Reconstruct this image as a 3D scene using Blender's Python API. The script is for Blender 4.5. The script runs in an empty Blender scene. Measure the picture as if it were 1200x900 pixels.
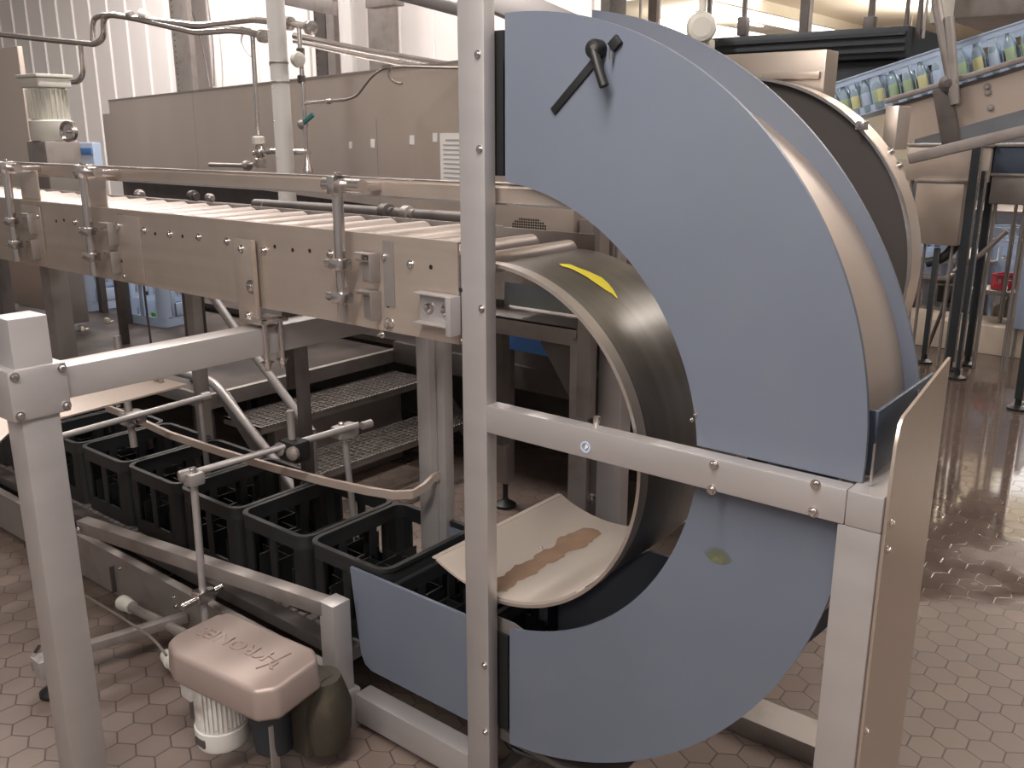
import bpy, bmesh, math, random
from mathutils import Vector, Matrix
random.seed(4)
PI = math.pi
scene = bpy.context.scene
COL = scene.collection

# ---------------------------------------------------------------- camera
YAW = math.radians(-38.75); PITCH = math.radians(15.336); FPX = 1077.4
fwd = Vector((math.sin(YAW)*math.cos(PITCH), math.cos(YAW)*math.cos(PITCH), -math.sin(PITCH)))
rgt = Vector((math.cos(YAW), -math.sin(YAW), 0)); upv = rgt.cross(fwd)
CAM = Vector((0, -1.5, 1.65))
cd = bpy.data.cameras.new('camera'); cam = bpy.data.objects.new('camera', cd); COL.objects.link(cam)
cd.sensor_width = 36; cd.lens = 36*FPX/1200; cd.clip_end = 200; cd.clip_start = .02
m = Matrix((rgt, upv, -fwd)).transposed().to_4x4(); m.translation = CAM
cam.matrix_world = m; scene.camera = cam

def at(px, py, ax, val):
    """point of the place seen at a photo pixel, on the plane ax = val (metres)"""
    d = fwd*FPX + rgt*(px-600) - upv*(py-450)
    i = 'XYZ'.index(ax); return CAM + d*((val-CAM[i])/d[i])

# ---------------------------------------------------------------- world, lights, exposure
w = bpy.data.worlds.new('world'); scene.world = w; w.use_nodes = True
bg = w.node_tree.nodes['Background']; bg.inputs[0].default_value = (1.0, .93, .90, 1); bg.inputs[1].default_value = .26
scene.view_settings.view_transform = 'Standard'; scene.view_settings.look = 'None'
scene.view_settings.gamma = 1; scene.view_settings.use_curve_mapping = False
scene.view_settings.exposure = 0.0
def area(name, loc, size, power, col=(1, .93, .88), rot=(0, 0, 0)):
    l = bpy.data.lights.new(name, 'AREA'); l.shape = 'RECTANGLE'; l.size, l.size_y = size
    l.energy = power; l.color = col
    o = bpy.data.objects.new(name, l); o.location = loc; o.rotation_euler = rot; COL.objects.link(o); return o

# ---------------------------------------------------------------- materials
def newmat(name):
    mt = bpy.data.materials.new(name); mt.use_nodes = True; nt = mt.node_tree
    return mt, nt, nt.nodes['Principled BSDF']
def steel(name, col, rough=.38, metal=.85, scale=(6, 6, 6), var=.18, bump=.0, dirt=0.0, dirtcol=(.12, .08, .05)):
    mt, nt, b = newmat(name); N = nt.nodes.new; L = nt.links.new
    tc = N('ShaderNodeTexCoord'); mp = N('ShaderNodeMapping'); mp.inputs['Scale'].default_value = scale
    L(tc.outputs['Object'], mp.inputs[0])
    n = N('ShaderNodeTexNoise'); n.inputs['Scale'].default_value = 1; n.inputs['Detail'].default_value = 6; L(mp.outputs[0], n.inputs[0])
    mix = N('ShaderNodeMix'); mix.data_type = 'RGBA'
    mix.inputs[6].default_value = tuple(c*(1-var) for c in col)+(1,); mix.inputs[7].default_value = tuple(min(1, c*(1+var)) for c in col)+(1,)
    L(n.outputs[0], mix.inputs[0]); out = mix.outputs[2]
    if dirt:
        n2 = N('ShaderNodeTexNoise'); n2.inputs['Scale'].default_value = 9; n2.inputs['Detail'].default_value = 8
        L(tc.outputs['Object'], n2.inputs[0])
        r = N('ShaderNodeMapRange'); r.inputs[1].default_value = .5; r.inputs[2].default_value = .75; r.inputs[4].default_value = dirt
        L(n2.outputs[0], r.inputs[0])
        m2 = N('ShaderNodeMix'); m2.data_type = 'RGBA'; L(r.outputs[0], m2.inputs[0]); L(out, m2.inputs[6]); m2.inputs[7].default_value = dirtcol+(1,)
        out = m2.outputs[2]
    L(out, b.inputs['Base Color'])
    rr = N('ShaderNodeMapRange'); rr.inputs[3].default_value = rough-.07; rr.inputs[4].default_value = rough+.09
    L(n.outputs[0], rr.inputs[0]); L(rr.outputs[0], b.inputs['Roughness'])
    b.inputs['Metallic'].default_value = metal
    if bump:
        bp = N('ShaderNodeBump'); bp.inputs['Strength'].default_value = bump; bp.inputs['Distance'].default_value = .002
        L(n.outputs[0], bp.inputs['Height']); L(bp.outputs[0], b.inputs['Normal'])
    return mt
def plain(name, col, rough=.5, metal=0, var=.08, scale=5, trans=0, emit=None, es=1):
    mt = steel(name, col, rough, metal, (scale,)*3, var)
    b = mt.node_tree.nodes['Principled BSDF']
    if trans: b.inputs['Transmission Weight'].default_value = trans
    if emit: b.inputs['Emission Color'].default_value = emit+(1,); b.inputs['Emission Strength'].default_value = es
    return mt
M = {}
M['frame'] = steel('blasted stainless frame', (.45, .425, .42), .42, .6, (5, 5, 14), .10, .12)
M['plate'] = steel('brushed stainless sheet', (.50, .425, .37), .34, .7, (1.2, 14, 40), .09, 0, .12)
M['panel'] = steel('brushed stainless panel', (.64, .55, .485), .36, .7, (1.5, 3, 1.2), .12)
M['bright'] = steel('polished stainless rod', (.62, .58, .56), .22, .95, (9, 9, 9), .08)
M['bolt'] = steel('zinc bolt', (.66, .63, .61), .2, 1, (20, 20, 20), .1)
M['old'] = steel('dull stainless', (.33, .30, .285), .5, .7, (4, 4, 4), .2, .1, .35)
M['dark'] = steel('dark dirty steel', (.12, .105, .10), .5, .5, (4, 4, 4), .3, .1, .5, (.04, .03, .03))
M['tan'] = steel('outer guide sheet', (.46, .385, .335), .42, .55, (2, 2, 2), .07)
M['sheet'] = steel('standing sheet', (.53, .455, .39), .38, .8, (3, 3, 3), .07)
M['traym'] = steel('worn pale sheet', (.50, .44, .39), .36, .45, (3, 3, 3), .08)
M['drum'] = steel('rubbed drum sheet', (.155, .145, .135), .32, .75, (2, 22, 2), .55, 0, .45, (.07, .065, .06))
M['lip'] = steel('drum edge', (.52, .47, .43), .35, .8, (5, 5, 5), .12, 0, .25)
M['blue'] = steel('blue grey plastic plate', (.116, .133, .172), .50, 0, (2.2, 2.2, 2.2), .17, .0, .14, (.14, .16, .14))
M['navy'] = plain('dark blue plastic', (.05, .068, .10), .45)
M['black'] = plain('black plastic', (.007, .0075, .008), .5, 0, .25)
M['rim'] = plain('black crate plastic', (.014, .015, .016), .42, 0, .2)
M['rubber'] = plain('dark brown disc', (.055, .047, .043), .6)
M['cream'] = plain('cream paint', (.62, .60, .54), .45)
M['white'] = plain('white paint', (.72, .70, .68), .4, 0, .05)
M['dirtywhite'] = steel('chipped white motor paint', (.62, .60, .57), .45, 0, (8, 8, 8), .08, .1, .85, (.10, .05, .03))
M['moss'] = steel('stained gearbox casting', (.05, .042, .03), .6, .2, (10, 10, 10), .5, .3, .8, (.13, .10, .06))
M['cover'] = steel('grey motor cover paint', (.31, .245, .22), .38, .25, (6, 6, 6), .06, .05)
M['yellow'] = plain('yellow paint', (.85, .72, .03), .5)
M['lblue'] = plain('light blue plastic', (.38, .47, .62), .4, 0, .08)
M['mblue'] = plain('blue plastic', (.06, .18, .48), .45)
M['teal'] = plain('green valve handle', (.03, .16, .15), .4)
M['red'] = plain('red plastic', (.5, .03, .06), .4)
M['paper'] = plain('white paper', (.78, .76, .74), .7)
M['ink'] = plain('grey print', (.35, .34, .34), .7)
M['puddle'] = plain('brown wet residue', (.22, .145, .10), .2, 0, .35, 14)
M['glassb'] = plain('bottle glass', (.42, .55, .66), .12, 0, .1, 5, .4)
M['labelg'] = plain('green bottle label', (.30, .40, .26), .5)
M['labely'] = plain('yellow bottle label', (.52, .52, .28), .5)
M['grime'] = plain('green debris', (.06, .22, .04), .7)
M['tissue'] = plain('pale litter', (.6, .56, .5), .8)
M['conduit'] = plain('black rubber hose', (.02, .02, .022), .5)
M['ceil'] = plain('ceiling sheet', (.80, .72, .58), .7, 0, .05)
M['wallw'] = plain('white corrugated sheet', (.86, .815, .80), .5, 0, .03, 1)
M['beige'] = plain('beige plinth', (.58, .49, .40), .5)
M['darkblue'] = plain('dark painted steel', (.022, .028, .034), .5)
M['roll'] = steel('roller tube', (.46, .40, .37), .42, .6, (8, 8, 8), .06)
M['hallsteel'] = steel('blue grey machine paint', (.19, .22, .27), .4, .3, (2, 2, 2), .2)
M['tube'] = plain('fluorescent tube', (1, 1, 1), .5, 0, 0, 5, 0, (1, .98, .94), 9)
M['win'] = plain('daylight window', (1, 1, 1), .5, 0, 0, 5, 0, (1, .99, .97), 3.5)

def floor_mat():
    mt, nt, b = newmat('hexagonal floor tiles'); N = nt.nodes.new; L = nt.links.new
    def vm(op, a, bb=None, sc=None):
        n = N('ShaderNodeVectorMath'); n.operation = op
        for i, v in enumerate((a, bb)):
            if v is None: continue
            if isinstance(v, tuple): n.inputs[i].default_value = v
            else: L(v, n.inputs[i])
        return n
    def mm(op, a, bb=None):
        n = N('ShaderNodeMath'); n.operation = op
        for i, v in enumerate((a, bb)):
            if v is None: continue
            if isinstance(v, (int, float)): n.inputs[i].default_value = v
            else: L(v, n.inputs[i])
        return n.outputs[0]
    tc = N('ShaderNodeTexCoord'); mp = N('ShaderNodeMapping'); L(tc.outputs['Object'], mp.inputs[0])
    T = .0915; A = math.radians(-2.5)
    mp.inputs['Scale'].default_value = (1/T, 1/T, 0); mp.inputs['Rotation'].default_value = (0, 0, A)
    c = at(849.7, 871.3, 'Z', 0); cx = (c.x*math.cos(A)-c.y*math.sin(A))/T; cy = (c.x*math.sin(A)+c.y*math.cos(A))/T
    mp.inputs['Location'].default_value = (-cx, -cy, 0)
    p = mp.outputs[0]; S = (1, 1.7320508, 1)
    def wrap(v):  # fold to the nearest lattice point of one rectangular grid
        q = vm('DIVIDE', v, S).outputs[0]; r = vm('FLOOR', vm('ADD', q, (.5, .5, .5)).outputs[0]).outputs[0]
        return vm('SUBTRACT', v, vm('MULTIPLY', r, S).outputs[0]).outputs[0]
    a = wrap(p); bb = wrap(vm('SUBTRACT', p, (.5, .8660254, 0)).outputs[0])
    less = mm('LESS_THAN', vm('LENGTH', a).outputs['Value'], vm('LENGTH', bb).outputs['Value'])
    mx = N('ShaderNodeMix'); mx.data_type = 'VECTOR'; L(less, mx.inputs[0]); L(bb, mx.inputs[4]); L(a, mx.inputs[5])
    g = mx.outputs[1]; ident = vm('SUBTRACT', p, g).outputs[0]
    ab = vm('ABSOLUTE', g).outputs[0]; sx = N('ShaderNodeSeparateXYZ'); L(ab, sx.inputs[0])
    d = mm('MAXIMUM', sx.outputs[0], mm('ADD', mm('MULTIPLY', sx.outputs[0], .5), mm('MULTIPLY', sx.outputs[1], .8660254)))
    grout = N('ShaderNodeMapRange'); grout.inputs[1].default_value = .474; grout.inputs[2].default_value = .488; L(d, grout.inputs[0])
    wn = N('ShaderNodeTexWhiteNoise'); wn.noise_dimensions = '3D'
    L(vm('FLOOR', vm('ADD', vm('MULTIPLY', ident, (2, 1.1547, 0)).outputs[0], (.5, .5, .5)).outputs[0]).outputs[0], wn.inputs[0])
    nz = N('ShaderNodeTexNoise'); nz.inputs['Scale'].default_value = 3.0; nz.inputs['Detail'].default_value = 5; L(tc.outputs['Object'], nz.inputs[0])
    f = mm('ADD', mm('MULTIPLY', wn.outputs['Value'], .35), mm('MULTIPLY', nz.outputs[0], .75))
    cr = N('ShaderNodeValToRGB'); e = cr.color_ramp.elements
    e[0].position = .15; e[0].color = (.125, .092, .077, 1); e[1].position = .85; e[1].color = (.185, .138, .115, 1); L(f, cr.inputs[0])
    m2 = N('ShaderNodeMix'); m2.data_type = 'RGBA'; L(grout.outputs[0], m2.inputs[0]); L(cr.outputs[0], m2.inputs[6]); m2.inputs[7].default_value = (.06, .046, .04, 1)
    col_out = m2.outputs[2]
    # wetness: larger puddles towards the hall
    n2 = N('ShaderNodeTexNoise'); n2.inputs['Scale'].default_value = 1.3; n2.inputs['Detail'].default_value = 3; L(tc.outputs['Object'], n2.inputs[0])
    sy = N('ShaderNodeSeparateXYZ'); L(tc.outputs['Object'], sy.inputs[0])
    gr = N('ShaderNodeMapRange'); gr.inputs[1].default_value = .8; gr.inputs[2].default_value = 3.4; gr.inputs[3].default_value = -.22; gr.inputs[4].default_value = .30; L(sy.outputs[1], gr.inputs[0])
    wet = N('ShaderNodeMapRange'); wet.inputs[1].default_value = .50; wet.inputs[2].default_value = .60; L(mm('ADD', n2.outputs[0], gr.outputs[0]), wet.inputs[0])
    ro = N('ShaderNodeMapRange'); ro.inputs[3].default_value = .48; ro.inputs[4].default_value = .07; L(wet.outputs[0], ro.inputs[0]); L(ro.outputs[0], b.inputs['Roughness'])
    b.inputs['Specular IOR Level'].default_value = .6
    dk_ = N('ShaderNodeMix'); dk_.data_type = 'RGBA'; dk_.blend_type = 'MULTIPLY'; L(mm('MULTIPLY', wet.outputs[0], .75), dk_.inputs[0]); L(col_out, dk_.inputs[6]); dk_.inputs[7].default_value = (.45, .43, .42, 1)
    L(dk_.outputs[2], b.inputs['Base Color'])   # wet tile is darker tile
    h = mm('MULTIPLY', mm('SUBTRACT', 1.0, grout.outputs[0]), mm('SUBTRACT', 1.0, mm('MULTIPLY', wet.outputs[0], .85)))
    bp = N('ShaderNodeBump'); bp.inputs['Strength'].default_value = .6; bp.inputs['Distance'].default_value = .004; L(h, bp.inputs['Height']); L(bp.outputs[0], b.inputs['Normal'])
    return mt
M['floor'] = floor_mat()
def grating_mat():
    mt, nt, b = newmat('dirty deck sheet'); N = nt.nodes.new; L = nt.links.new
    tc = N('ShaderNodeTexCoord'); n = N('ShaderNodeTexNoise'); n.inputs['Scale'].default_value = 6; n.inputs['Detail'].default_value = 8; L(tc.outputs['Object'], n.inputs[0])
    cr = N('ShaderNodeValToRGB'); e = cr.color_ramp.elements; e[0].position = .35; e[0].color = (.03, .024, .022, 1); e[1].position = .7; e[1].color = (.095, .075, .067, 1)
    L(n.outputs[0], cr.inputs[0]); L(cr.outputs[0], b.inputs['Base Color']); b.inputs['Metallic'].default_value = .4; b.inputs['Roughness'].default_value = .45
    return mt
M['deck'] = grating_mat()

# ---------------------------------------------------------------- mesh helpers
class MB:
    def __init__(s): s.b = bmesh.new()
    def _add(s, vs, fs, smooth=False):
        bv = [s.b.verts.new(v) for v in vs]
        for f in fs:
            try:
                q = s.b.faces.new([bv[i] for i in f]); q.smooth = smooth
            except ValueError: pass
        return s
    def box(s, x0, x1, y0, y1, z0, z1, bev=.0, mat=None):
        t = bmesh.new(); bmesh.ops.create_cube(t, size=1)
        for v in t.verts: v.co = Vector(((x0+x1)/2+v.co.x*(x1-x0), (y0+y1)/2+v.co.y*(y1-y0), (z0+z1)/2+v.co.z*(z1-z0)))
        if bev: bmesh.ops.bevel(t, geom=t.edges[:], offset=bev, segments=2, profile=.6, affect='EDGES')
        if mat is not None: bmesh.ops.transform(t, matrix=mat, verts=t.verts)
        return s._merge(t)
    def _merge(s, t):
        t.verts.index_update(); s._add([v.co.copy() for v in t.verts], [[v.index for v in f.verts] for f in t.faces], False); t.free(); return s
    def bar(s, p0, p1, w, h, bev=.003, up=(0, 0, 1)):
        """rectangular tube between two points, w across, h along 'up'"""
        p0, p1 = Vector(p0), Vector(p1); d = p1-p0; L = d.length; z = d.normalized(); u = Vector(up)
        x = u.cross(z)
        if x.length < 1e-4: x = Vector((1, 0, 0))
        x.normalize(); y = z.cross(x)
        mt = Matrix((x, y, z)).transposed().to_4x4(); mt.translation = p0
        return s.box(-w/2, w/2, -h/2, h/2, 0, L, bev, mt)
    def cyl(s, p0, p1, r, seg=20, r2=None, cap=True):
        p0, p1 = Vector(p0), Vector(p1); z = (p1-p0).normalized(); x = z.orthogonal().normalized(); y = z.cross(x)
        r2 = r if r2 is None else r2; vs = []; n = seg
        for p, q in ((p0, r), (p1, r2)):
            for i in range(n):
                a = 2*PI*i/n; vs.append(p+x*(q*math.cos(a))+y*(q*math.sin(a)))
        s._add(vs, [(i, (i+1) % n, n+(i+1) % n, n+i) for i in range(n)], True)
        if cap:
            s._add(vs[:n], [list(range(n))[::-1]]); s._add(vs[n:], [list(range(n))])
        return s
    def lathe(s, p, ax, prof, seg=24):
        """prof = [(radius, distance along ax), ...]"""
        p = Vector(p); z = Vector(ax).normalized(); x = z.orthogonal().normalized(); y = z.cross(x); n = seg; vs = []
        for r, h in prof:
            for i in range(n):
                a = 2*PI*i/n; vs.append(p+z*h+x*(r*math.cos(a))+y*(r*math.sin(a)))
        fs = []
        for k in range(len(prof)-1):
            for i in range(n): fs.append((k*n+i, k*n+(i+1) % n, (k+1)*n+(i+1) % n, (k+1)*n+i))
        s._add(vs, fs, True)
        s._add(vs[:n], [list(range(n))[::-1]]); s._add(vs[-n:], [list(range(n))])
        return s
    def tube(s, pts, r, seg=12, bend=.05, cap=True):
        pts = [Vector(p) for p in pts]; path = [pts[0]]
        for i in range(1, len(pts)-1):
            a, b, c = pts[i-1], pts[i], pts[i+1]; d1 = (a-b); d2 = (c-b); k = min(bend, d1.length*.45, d2.length*.45)
            s0 = b+d1.normalized()*k; s1 = b+d2.normalized()*k
            for t in (0, .2, .4, .6, .8, 1): path.append(s0*(1-t)**2+b*(2*t*(1-t))+s1*t*t)
        path.append(pts[-1]); n = seg; vs = []; x = None
        for i, p in enumerate(path):
            tg = (path[min(i+1, len(path)-1)]-path[max(i-1, 0)]).normalized()
            if x is None: x = tg.orthogonal().normalized()
            else:
                x = x-tg*x.dot(tg); x = x.normalized() if x.length > 1e-6 else tg.orthogonal().normalized()
            y = tg.cross(x)
            for k in range(n):
                a = 2*PI*k/n; vs.append(p+x*(r*math.cos(a))+y*(r*math.sin(a)))
        fs = [(k*n+i, k*n+(i+1) % n, (k+1)*n+(i+1) % n, (k+1)*n+i) for k in range(len(path)-1) for i in range(n)]
        s._add(vs, fs, True)
        if cap: s._add(vs[:n], [list(range(n))[::-1]]); s._add(vs[-n:], [list(range(n))])
        return s
    def prism(s, poly, ax, a0, a1):
        """polygon (two coordinates in the plane normal to ax) given thickness a0..a1"""
        def V(u, v, a): return {'X': (a, u, v), 'Y': (u, a, v), 'Z': (u, v, a)}[ax]
        n = len(poly); vs = [V(u, v, a0) for u, v in poly]+[V(u, v, a1) for u, v in poly]
        s._add(vs, [list(range(n)), list(range(2*n-1, n-1, -1))]+[(i, n+i, n+(i+1) % n, (i+1) % n) for i in range(n)]); return s
    def arcband(s, c, r0, r1, a0, a1, y0, y1, n=64):
        """solid curved strip about the axis through (cx, cz) along Y"""
        vs = []
        for i in range(n+1):
            a = math.radians(a0+(a1-a0)*i/n); ca, sa = math.cos(a), math.sin(a)
            for r, y in ((r0, y0), (r1, y0), (r1, y1), (r0, y1)): vs.append((c[0]+r*ca, y, c[1]+r*sa))
        fs = []
        for i in range(n):
            for k in range(4): fs.append((4*i+k, 4*i+(k+1) % 4, 4*i+4+(k+1) % 4, 4*i+4+k))
        fs += [(0, 1, 2, 3), (4*n+3, 4*n+2, 4*n+1, 4*n)]
        return s._add(vs, fs, False)
    def bolt(s, p, ax, r=.008, h=.006):
        p = Vector(p); a = Vector(ax).normalized()
        s.cyl(p, p+a*.0015, r*1.5, 16); s.lathe(p+a*.0015, a, [(r, 0), (r, h*.7), (r*.8, h), (r*.3, h*1.05)], 6 if r > .009 else 12); return s
    def build(s, name, mat, parent=None):
        me = bpy.data.meshes.new(name); bmesh.ops.recalc_face_normals(s.b, faces=s.b.faces[:])
        off = Vector((0, 0, 0)); p = parent
        while p is not None: off += p.location; p = p.parent
        base = Vector((0, 0, 0))
        if parent is None:
            xs = [v.co for v in s.b.verts]
            base = Vector(((min(v.x for v in xs)+max(v.x for v in xs))/2, (min(v.y for v in xs)+max(v.y for v in xs))/2, min(v.z for v in xs)))
        for v in s.b.verts: v.co -= off+base
        s.b.to_mesh(me); s.b.free()
        me.set_sharp_from_angle(angle=math.radians(40))
        o = bpy.data.objects.new(name, me); me.materials.append(M[mat] if isinstance(mat, str) else mat)
        o.location = base
        if parent is not None: o.parent = parent
        COL.objects.link(o); return o
def thing(name, label, cat, loc, group=None):
    o = bpy.data.objects.new(name, None); o.empty_display_size = .05; COL.objects.link(o); o.location = loc
    return tag(o, label, cat, group)
def tag(o, label, cat, group=None, kind=None):
    o['label'] = label; o['category'] = cat
    if group: o['group'] = group
    if kind: o['kind'] = kind
    return o
def struct(name, mb, mat):
    o = mb.build(name, mat); o['kind'] = 'structure'; return o
def copy_tree(o, parent=None):
    c = o.copy(); COL.objects.link(c)
    if parent is not None: c.parent = parent
    for ch in list(o.children): copy_tree(ch, c)
    return c
def lab(o, t): o['label'] = t; return o

# ================================================================ THE SETTING
fl = struct('floor', MB().box(-50, 14, -8, 62, -.1, 0), 'floor')
fl.data.transform(Matrix.Translation(fl.location)); fl.location = (0, 0, 0)   # origin at the world origin
# corrugated white wall: ribs in the mesh
prof = []; x = -26.0
while x < -3.95:
    prof += [(x, 4.50), (x+.30, 4.50), (x+.312, 4.482), (x+.345, 4.482), (x+.357, 4.50)]; x += .40
prof = [p for p in prof if p[0] < -3.95]+[(-3.95, 4.50), (-3.95, 4.62), (-26, 4.62)]
struct('wall_back', MB().prism(prof, 'Z', 0, 6.4), 'wallw')
struct('ceiling', MB().box(-50, 14, -8, 62, 6.4, 6.5), 'ceil')
struct('wall_far', MB().box(-50, 14, 60, 60.2, 0, 3.0).box(-50, 14, 60, 60.2, 6.0, 6.4).box(-22, 14, 60, 60.2, 3.0, 6.0), 'ceil')
b = MB()
for i in range(9): b.box(-50+i*3.1, -47.2+i*3.1, 60.05, 60.15, 3.0, 6.0)
struct('window_1', b, 'win')
b = MB()
for i in range(11): b.box(-3.9, 14, 5+i*5, 5.25+i*5, 6.1, 6.4)
for i in range(4): b.box(-40+i*12, -39.8+i*12, 4.7, 60, 6.0, 6.4)
struct('trim_1', b, 'ceil')                                   # ceiling beams
b = MB()
for i in range(5): b.box(-21+i*4.2, -18.6+i*4.2, 20+(i%2)*3, 30+(i%2)*3, 6.385, 6.399)
for i in range(4): b.box(-34+i*5, -31+i*5, 36, 50, 6.385, 6.399)
struct('window_2', b, 'win')                                   # roof lights
struct('trim_2', MB().box(-9, 4, 6.15, 6.6, 0, .22, .01), 'beige')   # low plinth across the hall floor
struct('trim_3', MB().box(-3.95, -3.87, 4.44, 4.66, 0, 6, .005), 'dark')  # end post of the corrugated wall

# ceiling lights, some of them added (each lamp carries its own light)
def strip_light(x, y, L, power, label, grp='strip lights under the ceiling', z=5.0):
    t = thing('strip_light', label, 'light', (x, y, z), grp)
    MB().box(x-.09, x+.09, y-L/2, y+L/2, z+.07, z+.13, .01).build('housing', 'white', t)
    for s in (-.04, .04): MB().cyl((x+s, y-L/2+.03, z+.045), (x+s, y+L/2-.03, z+.045), .02, 10).build('tube', 'tube', t)
    for s in (-1, 1): MB().cyl((x, y+s*L*.35, z+.13), (x, y+s*L*.35, 6.4), .006, 6).build('hanger', 'bright', t)
    if power:
        o = area('strip_lamp', (0, 0, -.005), (.25, L), power); o.parent = t
        o.data.energy = power
        if y > 8:   # upward lamps added to brighten the ceiling, as spill from the tubes
            o = area('strip_lamp_up', (0, 0, .16), (.25, L), power*1.6, (1, .95, .86), (PI, 0, 0)); o.parent = t
    return t
G1 = 'strip lights under the hall ceiling'
for (x, y, L, p, lb, z) in ((-.8, -1.55, 2.2, 98, 'unseen strip light added low to light the front of the crate turner', 3.0), (-1.2, -4.2, 3.0, 70, 'unseen strip light added behind the camera to light the front of the turner', 3.5),  # low and rear lamps are unseen, added to light the front plates
        (1.6, -4.4, 3.0, 60, 'unseen strip light added behind the camera, above the open floor', 3.5), (2.6, 2.2, 3.0, 70, 'strip light above the open floor right of the crate turner', 4.6),  # lamp behind the camera is unseen, added as front fill
        (-4.2, 1.8, 3.0, 230, 'strip light above the roller conveyor beside the corrugated wall', 4.6), (-8.5, 2.2, 3.0, 240, 'unseen strip light added farthest left to brighten the corrugated wall', 4.6), (.6, 4.6, 3.0, 170, 'strip light above the inclined crate conveyor', 5.0)):  # leftmost lamp is added to brighten the corrugated wall
    strip_light(x, y, L, p, lb, 'strip lights above the conveyor', z)
HL = ('over the floor behind the second turner', 'nearest on the right side of the hall', 'in front of the first roof light', 'beside the corrugated wall end, near one', 'far left under the roof lights',
      'in the middle of the hall ceiling', 'far right of the hall ceiling', 'farthest left, before the daylight windows', 'farthest one in the middle of the hall', 'farthest one towards the right')
for (x, y), h_ in zip(((-1, 12), (2, 18), (-5, 17), (-10, 19), (-14, 27), (-7, 27), (-1, 28), (-19, 36), (-11, 37), (-4, 38)), HL):
    strip_light(x, y, 4.6, 420, 'white hall strip light '+h_, G1)

# ================================================================ MACHINE FRAME
PX0, PX1 = -1.349, -1.277          # central upright
fr = thing('machine_stand', 'square-tube stainless frame in front of the blue-grey crate turner, long upright and cross beam', 'frame', (-.9, .02, 0))
MB().box(PX0, PX1, 0, .036, 0, 2.35, .004).build('upright_post', 'frame', fr)
MB().box(PX1, -.47, -.002, .036, .997, 1.062, .004).box(-.47, -.408, -.002, .30, .997, 1.062, .004).build('cross_beam', 'frame', fr)
MB().box(-.482, -.408, 0, .07, 0, .997, .004).build('corner_post', 'frame', fr)
MB().box(-1.775, PX0, 0, .06, .025, .114, .004).build('bottom_beam', 'frame', fr)
MB().box(-1.30, -.60, .66, .78, .0, .06, .004).build('floor_beam', 'old', fr)
MB().box(PX0, -1.2, .036, .12, 2.28, 2.35, .004).build('top_beam', 'frame', fr)
MB().prism([(PX0+.02, 0), (PX0+.05, 0), (PX0+.05, .03), (PX0+.02, .03)], 'Y', .03, .66).build('floor_beam', 'old', fr)
for (px, py) in ((560, 64), (562, 175), (564.5, 362), (568, 780), (569, 858)):
    p = at(px, py, 'Y', 0); lab(MB().bolt(p, (0, -1, 0), .006, .005).build('bolt', 'bolt', fr), 'shiny round-head bolt')
for (px, py) in ((837, 545), (834, 574), (956, 568), (953, 600)):
    p = at(px, py, 'Y', -.002); MB().bolt(p, (0, -1, 0), .0065, .006).build('bolt', 'bolt', fr)
p = at(699, 499, 'Y', .03); MB().cyl(p, p+Vector((0, 0, .02)), .007).build('bolt', 'bolt', fr)
# round worn sticker with a pointer mark on the cross beam
p = at(686, 524, 'Y', -.003)
st = MB().arcband((p.x, p.z), .0085, .0125, 0, 360, -.0035, -.0025, 32).build('round_sticker', 'lblue', fr)
lab(st, 'small worn round sticker'); MB().prism([(p.x-.002, p.z-.006), (p.x+.007, p.z+.001), (p.x+.001, p.z+.007)], 'Y', -.0035, -.0025).build('sticker_mark', 'white', st)

# standing sheet at the right corner
q = [(.012, 0.02), (.30, 0.02), (.30, 1.247), (.036, 1.196), (.022, 1.185), (.012, 1.15), (.006, 1.04)]
b = MB(); b.prism(q, 'X', -.4075, -.402)
sh = thing('guard_sheet', 'tall bare stainless sheet with slanted top bolted to the right corner post', 'sheet', (-.405, .15, 0))
b.build('sheet', 'sheet', sh)
for z in (1.01, .96, .6, .3):
    MB().bolt((-.402, .028, z), (1, 0, 0), .005, .004).build('bolt', 'bolt', sh)

# ================================================================ CRATE TURNER (C-shaped chute)
tr = thing('crate_turner', 'large C-shaped blue-grey crate turner with a steel drum inside', 'machine', (-1.0, .25, 0))
def arc(c, r, a0, a1, n=48): return [(c[0]+r*math.cos(math.radians(a0+(a1-a0)*i/n)), c[1]+r*math.sin(math.radians(a0+(a1-a0)*i/n))) for i in range(n+1)]
FY0, FY1 = .042, .052
def annular(name, co, ro, ci, ri, xl, zc, upper, y0, y1, mat):
    if upper:
        ao = math.degrees(math.asin((zc-co[1])/ro)); a1 = math.degrees(math.acos((xl-co[0])/ro))
        bo = math.degrees(math.asin((zc-ci[1])/ri)); b1 = math.degrees(math.acos((xl-ci[0])/ri))
        poly = arc(co, ro, ao, a1)+arc(ci, ri, b1, bo)
    else:
        ao = math.degrees(math.asin((zc-co[1])/ro)); a1 = -math.degrees(math.acos((xl-co[0])/ro))
        bo = math.degrees(math.asin((zc-ci[1])/ri)); b1 = -math.degrees(math.acos((xl-ci[0])/ri))
        poly = arc(co, ro, ao, a1)+arc(ci, ri, b1, bo)
    # quads between the two arcs
    n = 49; mb = MB(); O = poly[:n]; I = poly[n:][::-1]
    vs = [(u, y0, v) for u, v in O]+[(u, y0, v) for u, v in I]+[(u, y1, v) for u, v in O]+[(u, y1, v) for u, v in I]
    fs = []
    for i in range(n-1):
        fs += [(i, i+1, n+i+1, n+i), (2*n+i, 3*n+i, 3*n+i+1, 2*n+i+1), (i, 2*n+i, 2*n+i+1, i+1), (n+i, n+i+1, 3*n+i+1, 3*n+i)]
    fs += [(0, n, 3*n, 2*n), (n-1, 3*n-1, 4*n-1, 2*n-1)]
    mb._add(vs, fs); return mb.build(name, mat, tr)
up_ = annular('front_side_plate', (-1.236, 1.105), .777, (-1.309, 1.017), .5336, -1.256, 1.063, True, FY0, FY1, 'blue')
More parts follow.
